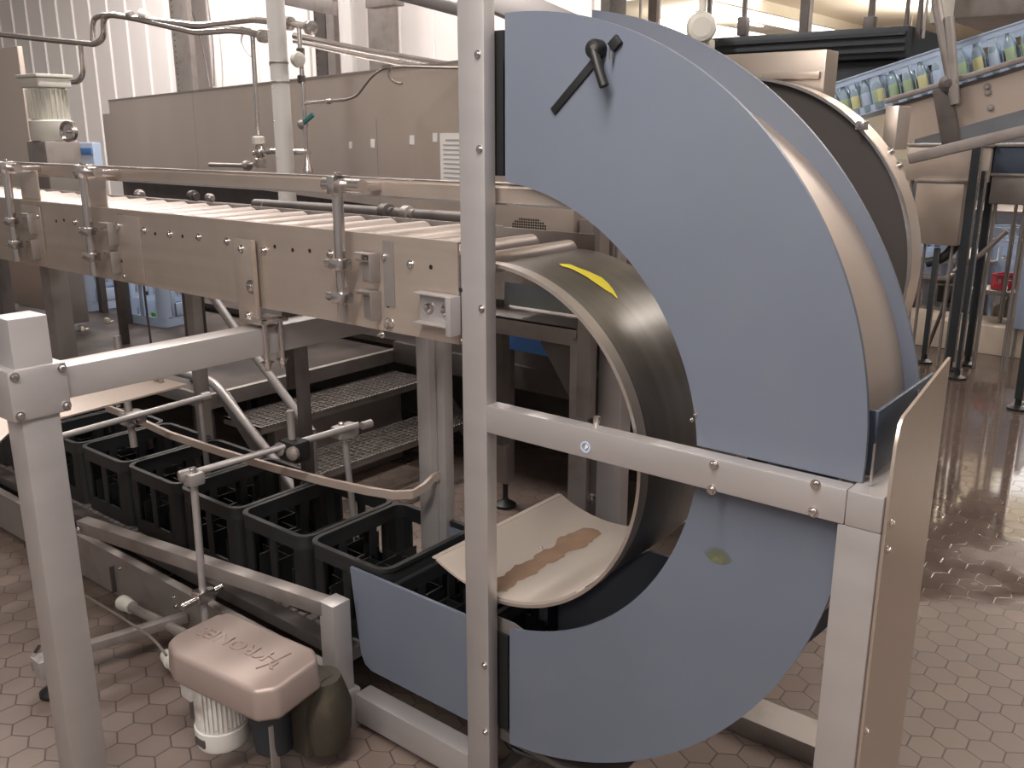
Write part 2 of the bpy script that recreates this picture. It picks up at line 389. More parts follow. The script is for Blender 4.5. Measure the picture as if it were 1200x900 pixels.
lo_ = annular('front_side_plate', (-1.34, 1.035), .868, (-1.338, 1.053), .567, -1.245, 1.05, False, FY0, FY1, 'blue')
lab(up_, 'upper blue-grey curved plate'); lab(lo_, 'lower blue-grey curved plate')
bk = annular('rear_side_plate', (-1.439, .959), .977, (-1.31, 1.03), .54, -1.30, .93, True, .42, .43, 'blue')
b2 = annular('rear_side_plate', (-1.34, 1.035), .868, (-1.338, 1.053), .567, -1.245, .93, False, .42, .43, 'blue')
# straight entry plates
def entry(y):
    a = at(409.5, 669, 'Y', FY0); bb = at(547, 719, 'Y', FY0); c = at(547, 842, 'Y', FY0); d = at(427, 785, 'Y', FY0)
    zt = (a.z+bb.z)/2; zb = (c.z+d.z)/2
    MB().prism([(a.x, zt), (PX0+.06, zt), (PX0+.06, zb), (a.x+.07, zb), (a.x+.045, zb+.012), (a.x+.03, zb+.04)], 'Y', y, y+.010).build('entry_plate', 'blue', tr)
entry(FY0+.002); entry(.42)
DC0 = (-1.318, .958, .409)
# lower infill of the rear plate: disc segment below a level edge
zl = at(766, 645, 'Y', .42).z; co_, ro_ = (-1.34, 1.035), .86
th = math.degrees(math.asin((zl-co_[1])/ro_))
n = 40; O = arc(co_, ro_, -92, th, n); ti = math.degrees(math.asin((zl-DC0[1])/(DC0[2]+.012))); I = arc(DC0[:2], DC0[2]+.012, -92, ti, n); mb = MB()
mb._add([(u, y, v) for y in (.409, .419) for L_ in (O, I) for u, v in L_], [(i, i+1, n+1+i+1, n+1+i) for i in range(n)]+[(2*n+2+i, 3*n+3+i, 3*n+3+i+1, 2*n+2+i+1) for i in range(n)]+[(n+1+i, n+2+i, 3*n+4+i, 3*n+3+i) for i in range(n)]+[(n, 2*n+1, 4*n+3, 3*n+2)])
mb.build('rear_infill', 'blue', tr)
MB().prism([(-1.30, .50), (-1.245, .50), (-1.06, .44), (-1.06, .43), (-1.30, .43)], 'Y', .060, .064).build('inner_lip', 'old', tr)
MB().box(-1.30, -1.262, FY0+.001, FY1-.001, 1.56, 1.85).build('joint_gap_strip', 'black', tr)  # shade of the open gap by the upright, put in as black
MB().box(-1.30, -1.252, FY0+.001, FY1-.001, .21, .47).build('joint_gap_strip', 'black', tr)  # same dark gap at the lower plate, filled with black
MB().prism([(-1.30, .20), (-1.18, .185), (-1.0, .17), (-.97, .165), (-1.30, .165)], 'Y', .05, .42).build('chute_floor', 'dark', tr)
# curved outer sheet seen between the two plates
MB().arcband((-1.275, 1.02), .772, .776, -96, 97, FY1, .42, 90).build('outer_sheet', 'tan', tr)
MB().box(-1.78, -1.27, FY1+.002, .42, .235, .245).build('entry_floor', 'dark', tr)
for (px, py) in ((952, 218),):
    p = at(px, py, 'Y', .2)
for a in (28.6,):
    ca, sa = math.cos(math.radians(a)), math.sin(math.radians(a))
    p = Vector((-1.275+.776*ca, .13, 1.02+.776*sa)); MB().bolt(p, (ca, 0, sa), .007, .006).build('bolt', 'bolt', tr)
    p = Vector((-1.275+.776*ca, .06, 1.02+.776*sa))
    MB().bar(p, p+Vector((0, .10, 0)), .006, .004, .001, (ca, 0, sa)).build('sheet_joint', 'bright', tr)
# the drum: convex sheet, its bright edge and the pale tray at the bottom
DC = (-1.318, .958); DR = .409
MB().arcband(DC, DR-.006, DR, -90, 96, .085, .415, 90).build('drum_sheet', 'drum', tr)
MB().arcband(DC, DR-.004, DR+.004, -92, 96, .050, .083, 90).build('drum_edge', 'lip', tr)
MB().arcband(DC, DR-.003, DR-.0005, 52, 96, .083, .087, 40).build('groove', 'black', tr)
tray = lab(MB().arcband(DC, DR-.010, DR-.004, -116, -50, .052, .60, 40).build('tray', 'traym', tr), 'pale curved sheet with brown residue')
MB().box(DC[0]-.19, DC[0]-.175, .052, .60, DC[1]-DR+.048, DC[1]-DR+.052).build('fold', 'traym', tray)
# brown residue lying along the lowest line of the tray
vs = []; n = 30
for i in range(n+1):
    y = .07+.46*i/n; wob = .015*math.sin(i*.9)+.01*math.sin(i*2.3)
    for s in (-1, 1):
        a = math.radians(-91+s*(4.2+wob*90*.5+(1.5 if 20 < i < 28 else 0))*(1 if 0 < i < n else .3)); vs.append((DC[0]+(DR-.0108)*math.cos(a), y, DC[1]+(DR-.0108)*math.sin(a)))
MB()._add(vs, [(2*i, 2*i+1, 2*i+3, 2*i+2) for i in range(n)]).build('residue', 'puddle', tray)
MB().lathe((DC[0]-.05, .33, DC[1]-DR+.013), (0, 0, 1), [(.006, 0), (.005, .004), (.001, .005)], 12).build('bolt', 'bolt', tray)
# yellow paint stroke on the drum
def on_drum(px, py):
    d = fwd*FPX+rgt*(px-600)-upv*(py-450); lo, hi = .5, 4
    best = None; t = 1e-4; o = CAM
    A = d.x**2+d.z**2; B = 2*((o.x-DC[0])*d.x+(o.z-DC[1])*d.z); C = (o.x-DC[0])**2+(o.z-DC[1])**2-(DR+.0012)**2
    k = (-B-math.sqrt(max(0, B*B-4*A*C)))/(2*A); return o+d*k
top = [(655, 309), (668, 309.5), (676, 313), (690, 318), (705, 325), (713, 332), (719, 340), (724, 349)]
bot = [(659, 312), (667, 314), (674, 317), (687, 324), (700, 333), (710, 340), (717, 344), (723, 349.5)]
P = [on_drum(*p) for p in top]+[on_drum(*p) for p in bot]; n = len(top)
MB()._add(P, [(i, i+1, n+i+1, n+i) for i in range(n-1)]).build('paint_stroke', 'yellow', tr)
# clamping lever: slot bracket and hanging handle on the upper plate
kn = MB()
a = at(648, 131, 'Y', .040); c = at(697, 72, 'Y', .040); e = at(716, 56, 'Y', .038); g = at(726, 45, 'Y', .038)
kn.bar(a, c, .016, .006, .002, (0, 1, 0)); kn.bar(e, g, .020, .010, .002, (0, 1, 0))
lever = kn.build('slot_bar', 'black', tr)
p = at(702, 58, 'Y', .041)
MB().lathe(p, (0, -1, 0), [(.018, 0), (.018, .02), (.014, .026), (.004, .028)], 20).build('clamp_hub', 'black', lever)
h = at(708, 101, 'Y', .015)
MB().tube([p+Vector((0, -.02, 0)), (p+h)/2+Vector((0, -.012, 0)), h], .0095, 12, .02).build('clamp_handle', 'black', lever)
p2 = at(697.5, 56, 'Y', .02); MB().cyl(p2, p2+Vector((0, -.008, 0)), .006).build('bolt', 'bolt', lever)
p2 = at(716, 60, 'Y', .03); MB().cyl(p2, p2+Vector((0, 0, -.014)), .003).build('bolt', 'bolt', lever)
for (px, py) in ((815, 486), (811, 492)):
    p = at(px, py, 'Y', FY0); MB().bolt(p, (0, -1, 0), .003, .003).build('bolt', 'bolt', tr)
# yellow-green stain rubbed on the lower plate
p = at(841, 660, 'Y', FY0); vs = [(p.x, FY0-.0006, p.z)]
mt, nt, bs = newmat('faint yellow stain'); bs.inputs['Base Color'].default_value = (.15, .16, .09, 1); bs.inputs['Roughness'].default_value = .45; M['stain'] = mt
tc = nt.nodes.new('ShaderNodeTexCoord'); ms = nt.nodes.new('ShaderNodeVectorMath'); ms.operation = 'LENGTH'; nt.links.new(tc.outputs['Object'], ms.inputs[0])
mr = nt.nodes.new('ShaderNodeMapRange'); mr.inputs[1].default_value = .01; mr.inputs[2].default_value = .036; mr.inputs[3].default_value = .75; mr.inputs[4].default_value = 0; nt.links.new(ms.outputs['Value'], mr.inputs[0]); nt.links.new(mr.outputs[0], bs.inputs['Alpha'])
so = MB(); so.lathe((0, 0, 0), (0, 1, 0), [(.04, 0), (.04, .0004)], 32); so = so.build('paint_smear', 'stain'); so.parent = tr; so.location = Vector((p.x, FY0-.0008, p.z))-tr.location
# dark blue corner block under the outer sheet with its washer
cb = MB(); cb.box(-.462, -.455, .085, .42, 1.066, 1.185, .002); cb.box(-.50, -.455, .078, .086, 1.066, 1.185, .002)
cb = cb.build('corner_block', 'navy', tr)
p = at(1034, 505, 'X', -.455); MB().arcband((0, 0), .004, .010, 0, 360, 0, .002, 24).build('washer', 'lblue', cb).location = (0, 0, 0)
wsh = cb.children[0]; wsh.rotation_euler = (0, 0, PI/2); wsh.location = Vector((-.4535, .125, 1.145))-tr.location-cb.location
for (y, z) in ((.04, 1.064), (.30, 1.10)):
    MB().cyl((-.452 if y > .1 else -.445, y, z), (-.452 if y > .1 else -.445, y, z+.075), .0025, 8).build('pin', 'bright', tr)

# ================================================================ UPPER ROLLER CONVEYOR
cv = thing('roller_conveyor', 'stainless roller conveyor leading from the left to the top of the crate turner', 'conveyor', (-3.4, .22, 0))
MB().box(-6.2, -1.357, 0, .006, 1.188, 1.4175).box(-6.2, -1.357, .006, .03, 1.188, 1.194).box(-6.2, -1.357, .006, .02, 1.412, 1.4175).build('side_plate', 'plate', cv)
MB().box(-6.2, -1.60, .455, .461, 1.20, 1.403).box(-1.60, -1.30, .455, .461, 1.25, 1.40).build('side_plate', 'old', cv)
for i in range(36):
    x = -1.742-.1365*i
    if x > -6.1:
        MB().lathe((x, .008, 1.366), (0, 1, 0), [(.010, 0), (.010, .006), (.037, .007), (.037, .424), (.030, .434), (.010, .435), (.010, .446)], 18).build('roller', 'roll', cv)
for x in (-1.47, -1.56, -1.39):   # last, larger rollers
    pass
for (x, z) in ((-1.605, 1.372), (-1.46, 1.372), (-1.34, 1.365)):
    MB().lathe((x, .03, z-.0), (0, 1, 0), [(.010, 0), (.024, .002), (.024, .37), (.018, .378), (.008, .38)], 18).build('roller', 'roll', cv)
MB().box(-1.357, -1.353, .0, .006, 1.25, 1.38).build('end_strip', 'bright', cv)
MB().box(-1.352, -1.345, .045, .075, 1.30, 1.345, .004).build('stop_block', 'red', cv)
# bolt pairs and holes
for (px, py) in ((88, 260), (140, 267), (169, 270), (199, 274.5), (233, 278), (266, 283), (147, 323.5), (387, 298), (431, 303), (481, 310)):
    p = at(px, py, 'Y', 0)
    MB().bolt(p, (0, -1, 0), .0075, .006).build('bolt', 'bolt', cv)
hb = MB()
for (px, py) in ((66, 259), (75, 258), (182, 274), (214, 277), (322, 289), (343, 293), (363, 294), (454, 307), (505, 313), (455, 358), (143, 306), (528, 382), (289, 331), (540, 340)):
    p = at(px, py, 'Y', 0); hb.cyl(p+Vector((0, -.0006, 0)), p+Vector((0, .002, 0)), .0055, 12)
hb.build('drilled_hole', 'black', cv)
p = at(456, 380, 'Y', 0); MB().bolt(p, (0, -1, 0), .011, .01).build('bolt', 'bolt', cv)
p = at(448, 392, 'Y', 0); MB().bolt(p, (0, -1, 0), .006, .01).build('bolt', 'bolt', cv)
# splice plates
for (xa, xb) in ((-2.78, -2.66), (-3.44, -3.30)):
    MB().box(xa, xb, -.004, -.0005, 1.195, 1.40, .001).build('splice_plate', 'plate', cv)
# hanging support plate with a folded bright flange, bolted through
b = MB(); b.box(-2.165, -2.075, -.014, -.009, 1.122, 1.372, .001); b.box(-2.078, -2.073, -.022, -.009, 1.122, 1.372, .001)
hp = b.build('support_plate', 'plate', cv)
for (x, z, r) in ((-2.13, 1.345, .008), (-2.10, 1.245, .013), (-2.12, 1.165, .006), (-2.05, 1.345, .009)):
    MB().bolt((x, -.014 if x < -2.06 else 0, z), (0, -1, 0), r, .007).build('bolt', 'bolt', hp)
# bracket joining the conveyor to the upright
b = MB(); b.box(-1.467, -1.357, -.010, -.006, 1.232, 1.298, .001); b.box(-1.467, -1.352, -.034, -.006, 1.297, 1.301, .001); b.box(-1.467, -1.352, -.034, -.006, 1.229, 1.233, .001); b.box(-1.364, -1.349, -.036, -.002, 1.212, 1.300, .001)
br = lab(b.build('end_bracket', 'frame', cv), 'short channel bracket with two hex bolts')
for x in (-1.437, -1.385): MB().bolt((x, -.010, 1.265), (0, -1, 0), .010, .010).build('bolt', 'bolt', br)
# legs of the conveyor
def leg(x, y, z1, w=.06, name='leg', mat='old', foot=True, par=None):
    l = MB().box(x-w/2, x+w/2, y-w/2, y+w/2, .09 if foot else 0, z1, .004).build(name, mat, par if par else cv)
    if foot: MB().lathe((x, y, 0), (0, 0, 1), [(.038, 0), (.038, .012), (.014, .024), (.009, .03), (.009, .095)], 18).build('levelling_foot', 'bolt', l)
    return l
b = MB().box(-1.893, -1.84, .40, .45, .1, 1.19, .004).box(-1.84, -1.787, .405, .445, .1, 1.19, .004).box(-1.838, -1.815, .398, .404, .1, 1.19).build('leg', 'frame', cv)
lab(b, 'wide ribbed leg behind the last black crates')
leg(-4.20, .43, 1.19, .085); leg(-4.75, .43, 1.19, .06, mat='dark'); leg(-2.435, .40, 1.19, .035, mat='dark')
MB().box(-3.14, -3.09, .42, .46, .1, 1.19, .003).build('leg', 'old', cv)

# clamps and the long guide rail
def rail():
    t = thing('guide_rail', 'long bright channel rail running above the roller conveyor', 'rail', (-3.5, .02, 1.50))
    poly = [(.056, 1.500), (.086, 1.500), (.086, 1.541), (.062, 1.541), (.056, 1.534)]
    MB().prism(poly, 'X', -6.2, -1.07).build('channel', 'plate', t)
    MB().box(-6.2, -1.07, .060, .085, 1.5412, 1.5432).build('top_edge', 'bright', t)
    MB().box(-6.2, -1.07, .0535, .056, 1.498, 1.503).build('bottom_edge', 'bright', t)
    return t
rail()
rod0 = None
def clamp(x, label):
    t = thing('rail_clamp', label, 'clamp', (x, -.045, 1.20), 'clamp rods holding the guide rail')
    MB().cyl((x, -.045, 1.205), (x, -.045, 1.545), .0135, 18).build('rod', 'bright', t)
    h = MB().box(x+.02, x+.045, -.04, .058, 1.515, 1.535, .003).cyl((x-.055, -.034, 1.53), (x+.075, -.034, 1.53), .016, 18).box(x-.012, x+.012, -.068, -.012, 1.508, 1.552, .005).build('cross_clamp', 'bright', t)
    MB().cyl((x-.062, -.034, 1.53), (x-.055, -.034, 1.53), .010, 6).build('bolt', 'bolt', h)
    MB().bolt((x+.004, -.045, 1.552), (0, 0, 1), .008, .006).build('bolt', 'bolt', h)
    for z in (1.345, 1.265):
        k = MB().box(x-.022, x+.022, -.066, -.028, z-.014, z+.014, .006).box(x+.022, x+.075, -.020, -.016, z+.008, z+.012).build('rod_clamp', 'bright', t)
        MB().cyl((x-.045, -.050, z), (x-.02, -.050, z), .011, 14).build('bolt', 'bolt', k)
    for z in (1.305, 1.215):
        MB().box(x+.03, x+.085, -.006, -.001, z, z+.07, .001).box(x+.082, x+.087, -.032, -.001, z, z+.07, .001).box(x+.03, x+.085, -.032, -.001, z+.066, z+.070, .001).build('bracket', 'old', t)
    MB().bolt((x+.105, 0, 1.367), (0, -1, 0), .008, .007).build('bolt', 'bolt', t)
    MB().box(x+.10, x+.135, -.002, -.0005, 1.25, 1.405).build('backing_strip', 'old', t)
    return t
clamp(-1.692, 'upright clamp rod on the conveyor side nearest the tall frame upright')
clamp(-2.885, 'middle clamp rod on the conveyor side, left of the hanging support plate')
clamp(-3.425, 'leftmost clamp rod on the conveyor side at the photo edge')
for (xa, xb) in ((-3.02, -2.90), (-3.50, -3.36)):
    t = MB().box(xa, xb, .030, .034, 1.405, 1.52, .001).build('rail_bracket_plate', 'panel'); tag(t, 'flat stainless plate upright on the conveyor edge, %s' % ('behind the middle clamp' if xa > -3.2 else 'at the photo edge'), 'plate')

# ================================================================ LEFT FOREGROUND POST AND SUPPORT BEAM
t = thing('clamped_stand', 'square stainless post with clamped beam in the left foreground', 'frame', (-2.09, -.63, 0))
MB().box(-2.13, -2.05, -.67, -.585, 0, 1.262, .004).build('post', 'frame', t)
MB().box(-2.125, -2.052, -.585, .45, 1.062, 1.137, .004).build('beam', 'frame', t)
s = MB().box(-2.138, -2.042, -.690, -.560, 1.035, 1.152, .008).build('clamp_sleeve', 'frame', t)
for z in (1.05, 1.138):
    for y in (-.675, -.572): MB().bolt((-2.042, y, z), (1, 0, 0), .007, .007).build('bolt', 'bolt', s)
MB().box(-2.30, -2.14, -.70, -.69, 1.03, 1.15, .003).build('gusset', 'sheet', t)
for z in (1.03, 1.15): MB().bar((-2.35, -.695, z), (-2.13, -.695, z), .02, .012, .002).build('clamp_strap', 'bright', t)
b = MB().cyl((-2.043, -.02, 1.02), (-2.043, -.02, 1.16), .008, 12); ub = b.build('u_bolt', 'bright', t)
MB().cyl((-2.043, .03, 1.02), (-2.043, .03, 1.16), .008, 12).build('u_bolt', 'bright', t)
for y in (-.02, .03): MB().bolt((-2.043, y, 1.045), (0, 0, -1), .012, .012).build('bolt', 'bolt', t)
MB().box(-2.13, -2.03, -.04, .05, 1.150, 1.160, .002).build('clamp_plate', 'bright', t)
# flat metal tray under the beam
sp = [at(px, py, 'Z', .96) for px, py in ((62, 492), (76, 488), (219, 450), (180, 441), (60, 455), (-60, 470), (-60, 540), (0, 517), (20, 498))]
o = MB().prism([(p.x, p.y) for p in sp], 'Z', .955, .96).build('tray_sheet', 'tan'); tag(o, 'thin pale sheet lying flat beneath the left support beam', 'sheet')
p = at(183, 446, 'Z', .96); b = MB()
for i in range(5): b.box(p.x-.02+i*.012, p.x-.012+i*.012, p.y-.01+.006*(i % 2), p.y+.004, .9605, .9605+.008+.01*(i % 3), .002)
tag(b.build('metal_swarf', 'old'), 'small heap of metal scraps on the pale sheet below the support beam', 'scraps')

# ================================================================ LOWER CRATE CONVEYOR
lc = thing('crate_conveyor', 'low chain conveyor carrying the black crates into the turner', 'conveyor', (-3.2, .2, 0))
MB().box(-5.8, -1.80, -.06, -.052, .045, .207).box(-5.8, -1.80, -.052, -.03, .20, .207).build('side_plate', 'old', lc)
MB().box(-5.8, -1.80, .45, .458, .07, .225).build('side_plate', 'old', lc)
MB().box(-5.8, -1.80, .0, .44, .20, .236).build('chain_bed', 'dark', lc)
b = MB(); i = 0
x = -5.8
while x < -1.8:
    b.box(x, x+.028, .05, .13, .236, .243, .002).box(x, x+.028, .33, .41, .236, .243, .002); x += .04
b.build('chain', 'old', lc)['kind'] = 'stuff'
for (px, py) in ((141, 666), (204, 700), (206, 710)):
    MB().bolt(at(px, py, 'Y', -.06), (0, -1, 0), .006, .005).build('bolt', 'bolt', lc)
MB().box(-2.98, -2.972, -.075, -.06, .06, .16).build('joint_gap_strip', 'dark', lc)
# side drive shaft with collars
sh_ = MB().cyl((-2.80, -.12, .095), (-2.0, -.12, .135), .017, 16).build('drive_shaft', 'old', lc)
MB().lathe((-2.83, -.12, .0935), (1, 0, .05), [(.021, 0), (.026, .01), (.026, .035), (.022, .04), (.022, .075)], 18).build('collar', 'cream', sh_)
MB().bar((-2.66, -.50, .105), (-2.52, -.06, .12), .035, .03, .003).build('cross_bar', 'old', lc)
MB().lathe((-2.47, -.17, .05), (1, -.3, 0), [(.022, 0), (.022, .05), (.016, .052), (.016, .085)], 16).build('end_collar', 'cream', lc)
l = MB().cyl((-2.62, -.46, .03), (-2.62, -.46, .17), .008, 10).build('foot_rod', 'bolt', lc)
MB().lathe((-2.62, -.46, 0), (0, 0, 1), [(.042, 0), (.042, .012), (.018, .028), (.010, .04)], 20).build('foot_pad', 'black', l)
MB().box(-2.66, -2.60, -.50, -.43, .075, .13, .003).build('foot_bracket', 'frame', lc)
MB().cyl((-2.66, -.47, .15), (-2.60, -.51, .165), .007, 8).build('bolt', 'bolt', lc)
for x in (-3.0, -4.2, -5.2): leg(x, .2, .2, .06, par=lc)
# cable under the conveyor edge
o = MB().tube([at(100, 698, 'Y', -.20), at(140, 722, 'Y', -.22), at(176, 746, 'Y', -.25), at(186, 756, 'Y', -.26), at(195, 768, 'Y', -.27)], .0045, 8, .02).build('cable', 'old'); tag(o, 'thin grey cable looping along the low conveyor to the motor cover', 'cable')

# guide stand: short post with the low guide rail and lower clamp
gs = thing('guide_stand', 'short square stainless post with a long low guide rail, left of the blue entry plate', 'stand', (-1.82, -.02, 0))
MB().box(-1.848, -1.789, -.05, .012, .12, .402, .003).build('post', 'frame', gs)
MB().bar((-1.80, -.022, .379), (-2.91, -.178, .379), .045, .044, .003).build('guide_rail', 'old', gs)
k = MB().box(-1.862, -1.776, -.062, .024, .0, .125, .005).build('post_clamp', 'frame', gs)
for (x, y, z, ax) in ((-1.855, -.062, .105, (0, -1, 0)), (-1.80, -.062, .105, (0, -1, 0)), (-1.855, -.062, .035, (0, -1, 0)), (-1.776, -.03, .105, (1, 0, 0))):
    MB().bolt((x, y, z), ax, .009, .01).build('bolt', 'bolt', k)
MB().bolt((-2.89, -.20, .375), (0, -1, 0), .006, .005).build('bolt', 'bolt', gs)

# upright rod with cross rods and the curved crate guide
def rod_frame():
    t = thing('rod_stand', 'thin upright rod with cross rod and clamps holding the curved guide strip over the crates', 'stand', (-2.31, -.12, .2))
    MB().cyl((-2.311, -.12, .19), (-2.30, -.12, .685), .0115, 14).build('upright_rod', 'frame', t)
    a = at(213, 558, 'Y', -.145); c = at(420, 498, 'Y', .37)
    MB().cyl(a, c, .0105, 14).build('cross_rod', 'frame', t)
    k = MB().lathe(a-(c-a).normalized()*.01, c-a, [(.012, 0), (.018, .004), (.018, .05), (.013, .055)], 16).box(-2.325, -2.275, -.145, -.095, .655, .695, .01).build('clamp', 'frame', t)
    MB().bolt((-2.30, -.12, .695), (0, 0, 1), .011, .010).build('bolt', 'bolt', k)
    k = MB().box(-2.33, -2.285, -.15, -.09, .275, .315, .008).cyl((-2.30, -.20, .29), (-2.30, -.06, .30), .011, 12).build('clamp', 'bright', t)
    # mid clamp block and short upright
    p = at(343, 527, 'Y', .17)
    MB().cyl((p.x, .17, .66), (p.x, .17, .83), .0115, 12).build('short_rod', 'frame', t)
    k = MB().box(p.x-.03, p.x+.05, .14, .20, p.z-.03, p.z+.035, .008).build('clamp_block', 'black', t)
    for dx in (-.018, .045): MB().lathe((p.x+dx, .14, p.z+.008), (.25, -1, 0), [(.021, 0), (.021, .012), (.013, .016), (.004, .018)], 18).build('washer_bolt', 'old', k)
    # rear upright with clamp
    q = at(403, 505, 'Y', .35)
    MB().cyl((q.x+.02, .37, .25), (q.x, .35, q.z), .0105, 12).build('rear_rod', 'frame', t)
    k = MB().box(q.x-.02, q.x+.03, .31, .39, q.z-.018, q.z+.022, .008).cyl((q.x+.03, .40, q.z+.01), (q.x+.03, .44, q.z+.01), .013, 12).build('clamp', 'frame', t)
    MB().bolt((q.x, .34, q.z+.02), (0, 0, 1), .010, .010).build('bolt', 'bolt', k)
    return t
rod_frame()
t = thing('rod_stand', 'second rod with clamp hanging below the support beam over the farther black crates', 'stand', (-2.8, .0, .65))
a = at(72, 511, 'Y', -.25); c = at(243, 464, 'Y', .26)
MB().cyl(a, c, .0105, 14).build('cross_rod', 'frame', t)
p = at(160, 488, 'Y', .02)
MB().cyl((p.x, .0, .62), (p.x-.03, .0, 1.0), .0125, 12).build('upright_rod', 'old', t)
k = MB().box(p.x-.03, p.x+.03, -.03, .04, p.z-.022, p.z+.022, .008).build('clamp', 'frame', t); MB().bolt((p.x+.03, .0, p.z), (1, 0, 0), .012, .012).build('bolt', 'bolt', k)
q = at(236, 466, 'Y', .24); MB().lathe(q, c-a, [(.016, 0), (.016, .03), (.012, .033)], 12).build('end_clamp', 'frame', t)
MB().cyl((q.x, .24, .25), (q.x-.01, .24, q.z), .010, 10).build('rear_rod', 'old', t)
# curved guide strip lying above the crates
pts = [at(125, 478, 'Z', .60), at(150, 487, 'Z', .60), at(200, 510, 'Z', .60), at(260, 530, 'Z', .60), at(320, 548, 'Z', .60), at(380, 564, 'Z', .60), at(430, 575, 'Z', .60), at(462, 580, 'Z', .60), at(484, 579, 'Z', .61), at(497, 571, 'Z', .625), at(508, 560, 'Z', .64), at(517, 556, 'Z', .645)]
gb = MB(); vs = []
for i, p in enumerate(pts):
    d = (pts[min(i+1, len(pts)-1)]-pts[max(i-1, 0)]); d.z = 0; nrm = Vector((-d.y, d.x, 0)).normalized()*.006
    hh = .0125
    for q in (p-nrm-Vector((0, 0, hh)), p+nrm-Vector((0, 0, hh)), p+nrm+Vector((0, 0, hh)), p-nrm+Vector((0, 0, hh))): vs.append(q)
n = len(pts); fs = []
for i in range(n-1):
    for k in range(4): fs.append((4*i+k, 4*i+(k+1) % 4, 4*i+4+(k+1) % 4, 4*i+4+k))
fs += [(3, 2, 1, 0), (4*n-4, 4*n-3, 4*n-2, 4*n-1)]
o = gb._add(vs, fs).build('guide_strip', 'tan'); tag(o, 'long flat guide strip curling up at its right end above the black crates', 'guide')

# ================================================================ CRATES
def rrect(x0, x1, y0, y1, r, n=5):
    out = []
    for cx, cy, a0 in ((x1-r, y1-r, 0), (x0+r, y1-r, 90), (x0+r, y0+r, 180), (x1-r, y0+r, 270)):
        for i in range(n+1):
            a = math.radians(a0+90*i/n); out.append((cx+r*math.cos(a), cy+r*math.sin(a)))
    return out
def ringband(mb, x0, x1, y0, y1, r, th, z0, z1):
    """closed rounded-rectangle wall of thickness th from z0 to z1"""
    O = rrect(x0, x1, y0, y1, r); I = rrect(x0+th, x1-th, y0+th, y1-th, max(.004, r-th)); n = len(O)
    vs = [(u, v, z0) for u, v in O]+[(u, v, z1) for u, v in O]+[(u, v, z0) for u, v in I]+[(u, v, z1) for u, v in I]; fs = []
    for i in range(n):
        j = (i+1) % n; fs += [(i, j, n+j, i+n), (2*n+i, 3*n+i, 3*n+j, 2*n+j), (n+i, n+j, 3*n+j, 3*n+i), (i, 2*n+i, 2*n+j, j)]
    mb._add(vs, fs)
def crate(label, L, W, H, wall, rimm, loc, group=None, cells=(4, 5), handle=True, name='bottle_crate', emblem=False):
    t = thing(name, label, 'crate', loc, group); x0, x1, y0, y1 = -L/2, L/2, -W/2, W/2; X, Y, Z = loc
    o = MB(); ringband(o, X+x0, X+x1, Y+y0, Y+y1, .045, .010, Z+H-.048, Z+H); ringband(o, X+x0-.004, X+x1+.004, Y+y0-.004, Y+y1+.004, .048, .016, Z+H-.010, Z+H+.001)
    o.build('rim', rimm, t)
    o = MB(); ringband(o, X+x0+.003, X+x1-.003, Y+y0+.003, Y+y1-.003, .033, .008, Z, Z+.055)
    o.prism([(X+u, Y+v) for u, v in rrect(x0+.006, x1-.006, y0+.006, y1-.006, .03)], 'Z', Z, Z+.006)
    # corner columns
    cw = .058
    for sx in (-1, 1):
        for sy in (-1, 1):
            cx, cy = X+sx*(L/2-.003), Y+sy*(W/2-.003)
            pts_ = [(cx-sx*cw, cy), (cx-sx*.033, cy), (cx-sx*.016, cy-sy*.003), (cx-sx*.005, cy-sy*.012), (cx, cy-sy*.033), (cx, cy-sy*cw), (cx-sx*.008, cy-sy*cw), (cx-sx*.010, cy-sy*.03), (cx-sx*.03, cy-sy*.010), (cx-sx*cw, cy-sy*.008)]
            if sx*sy < 0: pts_ = pts_[::-1]
            o.prism(pts_, 'Z', Z+.05, Z+H-.04)
    # mid posts: two windows on the short sides, grip hole on the long ones
    for sy in (-1, 1):
        yy = Y+sy*(W/2-.007)
        o.box(X-.016, X+.016, yy-.004, yy+.004, Z+.05, Z+H-.04, .001)
    for sx in (-1, 1):
        xx = X+sx*(L/2-.007)
        for k in (-1, 1): o.box(xx-.004, xx+.004, Y+k*.062-.014, Y+k*.062+.014, Z+.05, Z+H-.04, .001)
        o.box(xx-.004, xx+.004, Y-.062, Y+.062, Z+.05, Z+H*.45, .001)
    o.build('body', wall, t)
    o = MB(); nx, ny = cells
    for i in range(1, nx): xx = X+x0+L*i/nx; o.box(xx-.0015, xx+.0015, Y+y0+.01, Y+y1-.01, Z+.005, Z+H*.50)
    for j in range(1, ny): yy = Y+y0+W*j/ny; o.box(X+x0+.01, X+x1-.01, yy-.0015, yy+.0015, Z+.005, Z+H*.46)
    for i in range(nx):
        for j in range(ny):
            if (i+j) % 2: o.box(X+x0+L*(i+.35)/nx, X+x0+L*(i+.65)/nx, Y+y0+W*(j+.4)/ny, Y+y0+W*(j+.5)/ny, Z+.005, Z+H*.3, .002)
    o.build('divider_grid', wall, t)
    if emblem:
        e = MB()
        e.arcband((X, Z+H-.03), .016, .021, 0, 360, Y+y0-.008, Y+y0-.002, 24)
        e.arcband((X, Z+H-.03), .005, .009, 0, 360, Y+y0-.008, Y+y0-.002, 16); e.build('round_emblem', rimm, t)
    return t
names = ['black bottle crate nearest the crate turner, front of the row', 'second black bottle crate from the turner, behind the upright rod', 'third black bottle crate from the turner', 'fourth black bottle crate from the turner, left of the rod', 'black bottle crate just right of the left foreground post', 'black bottle crate hidden behind the left foreground post', 'far black bottle crate left of the foreground post', 'farthest black bottle crate at the left photo edge']
c0 = crate(names[0], .325, .375, .252, 'black', 'rim', (-1.857, .245, .243), 'black bottle crates on the low conveyor')
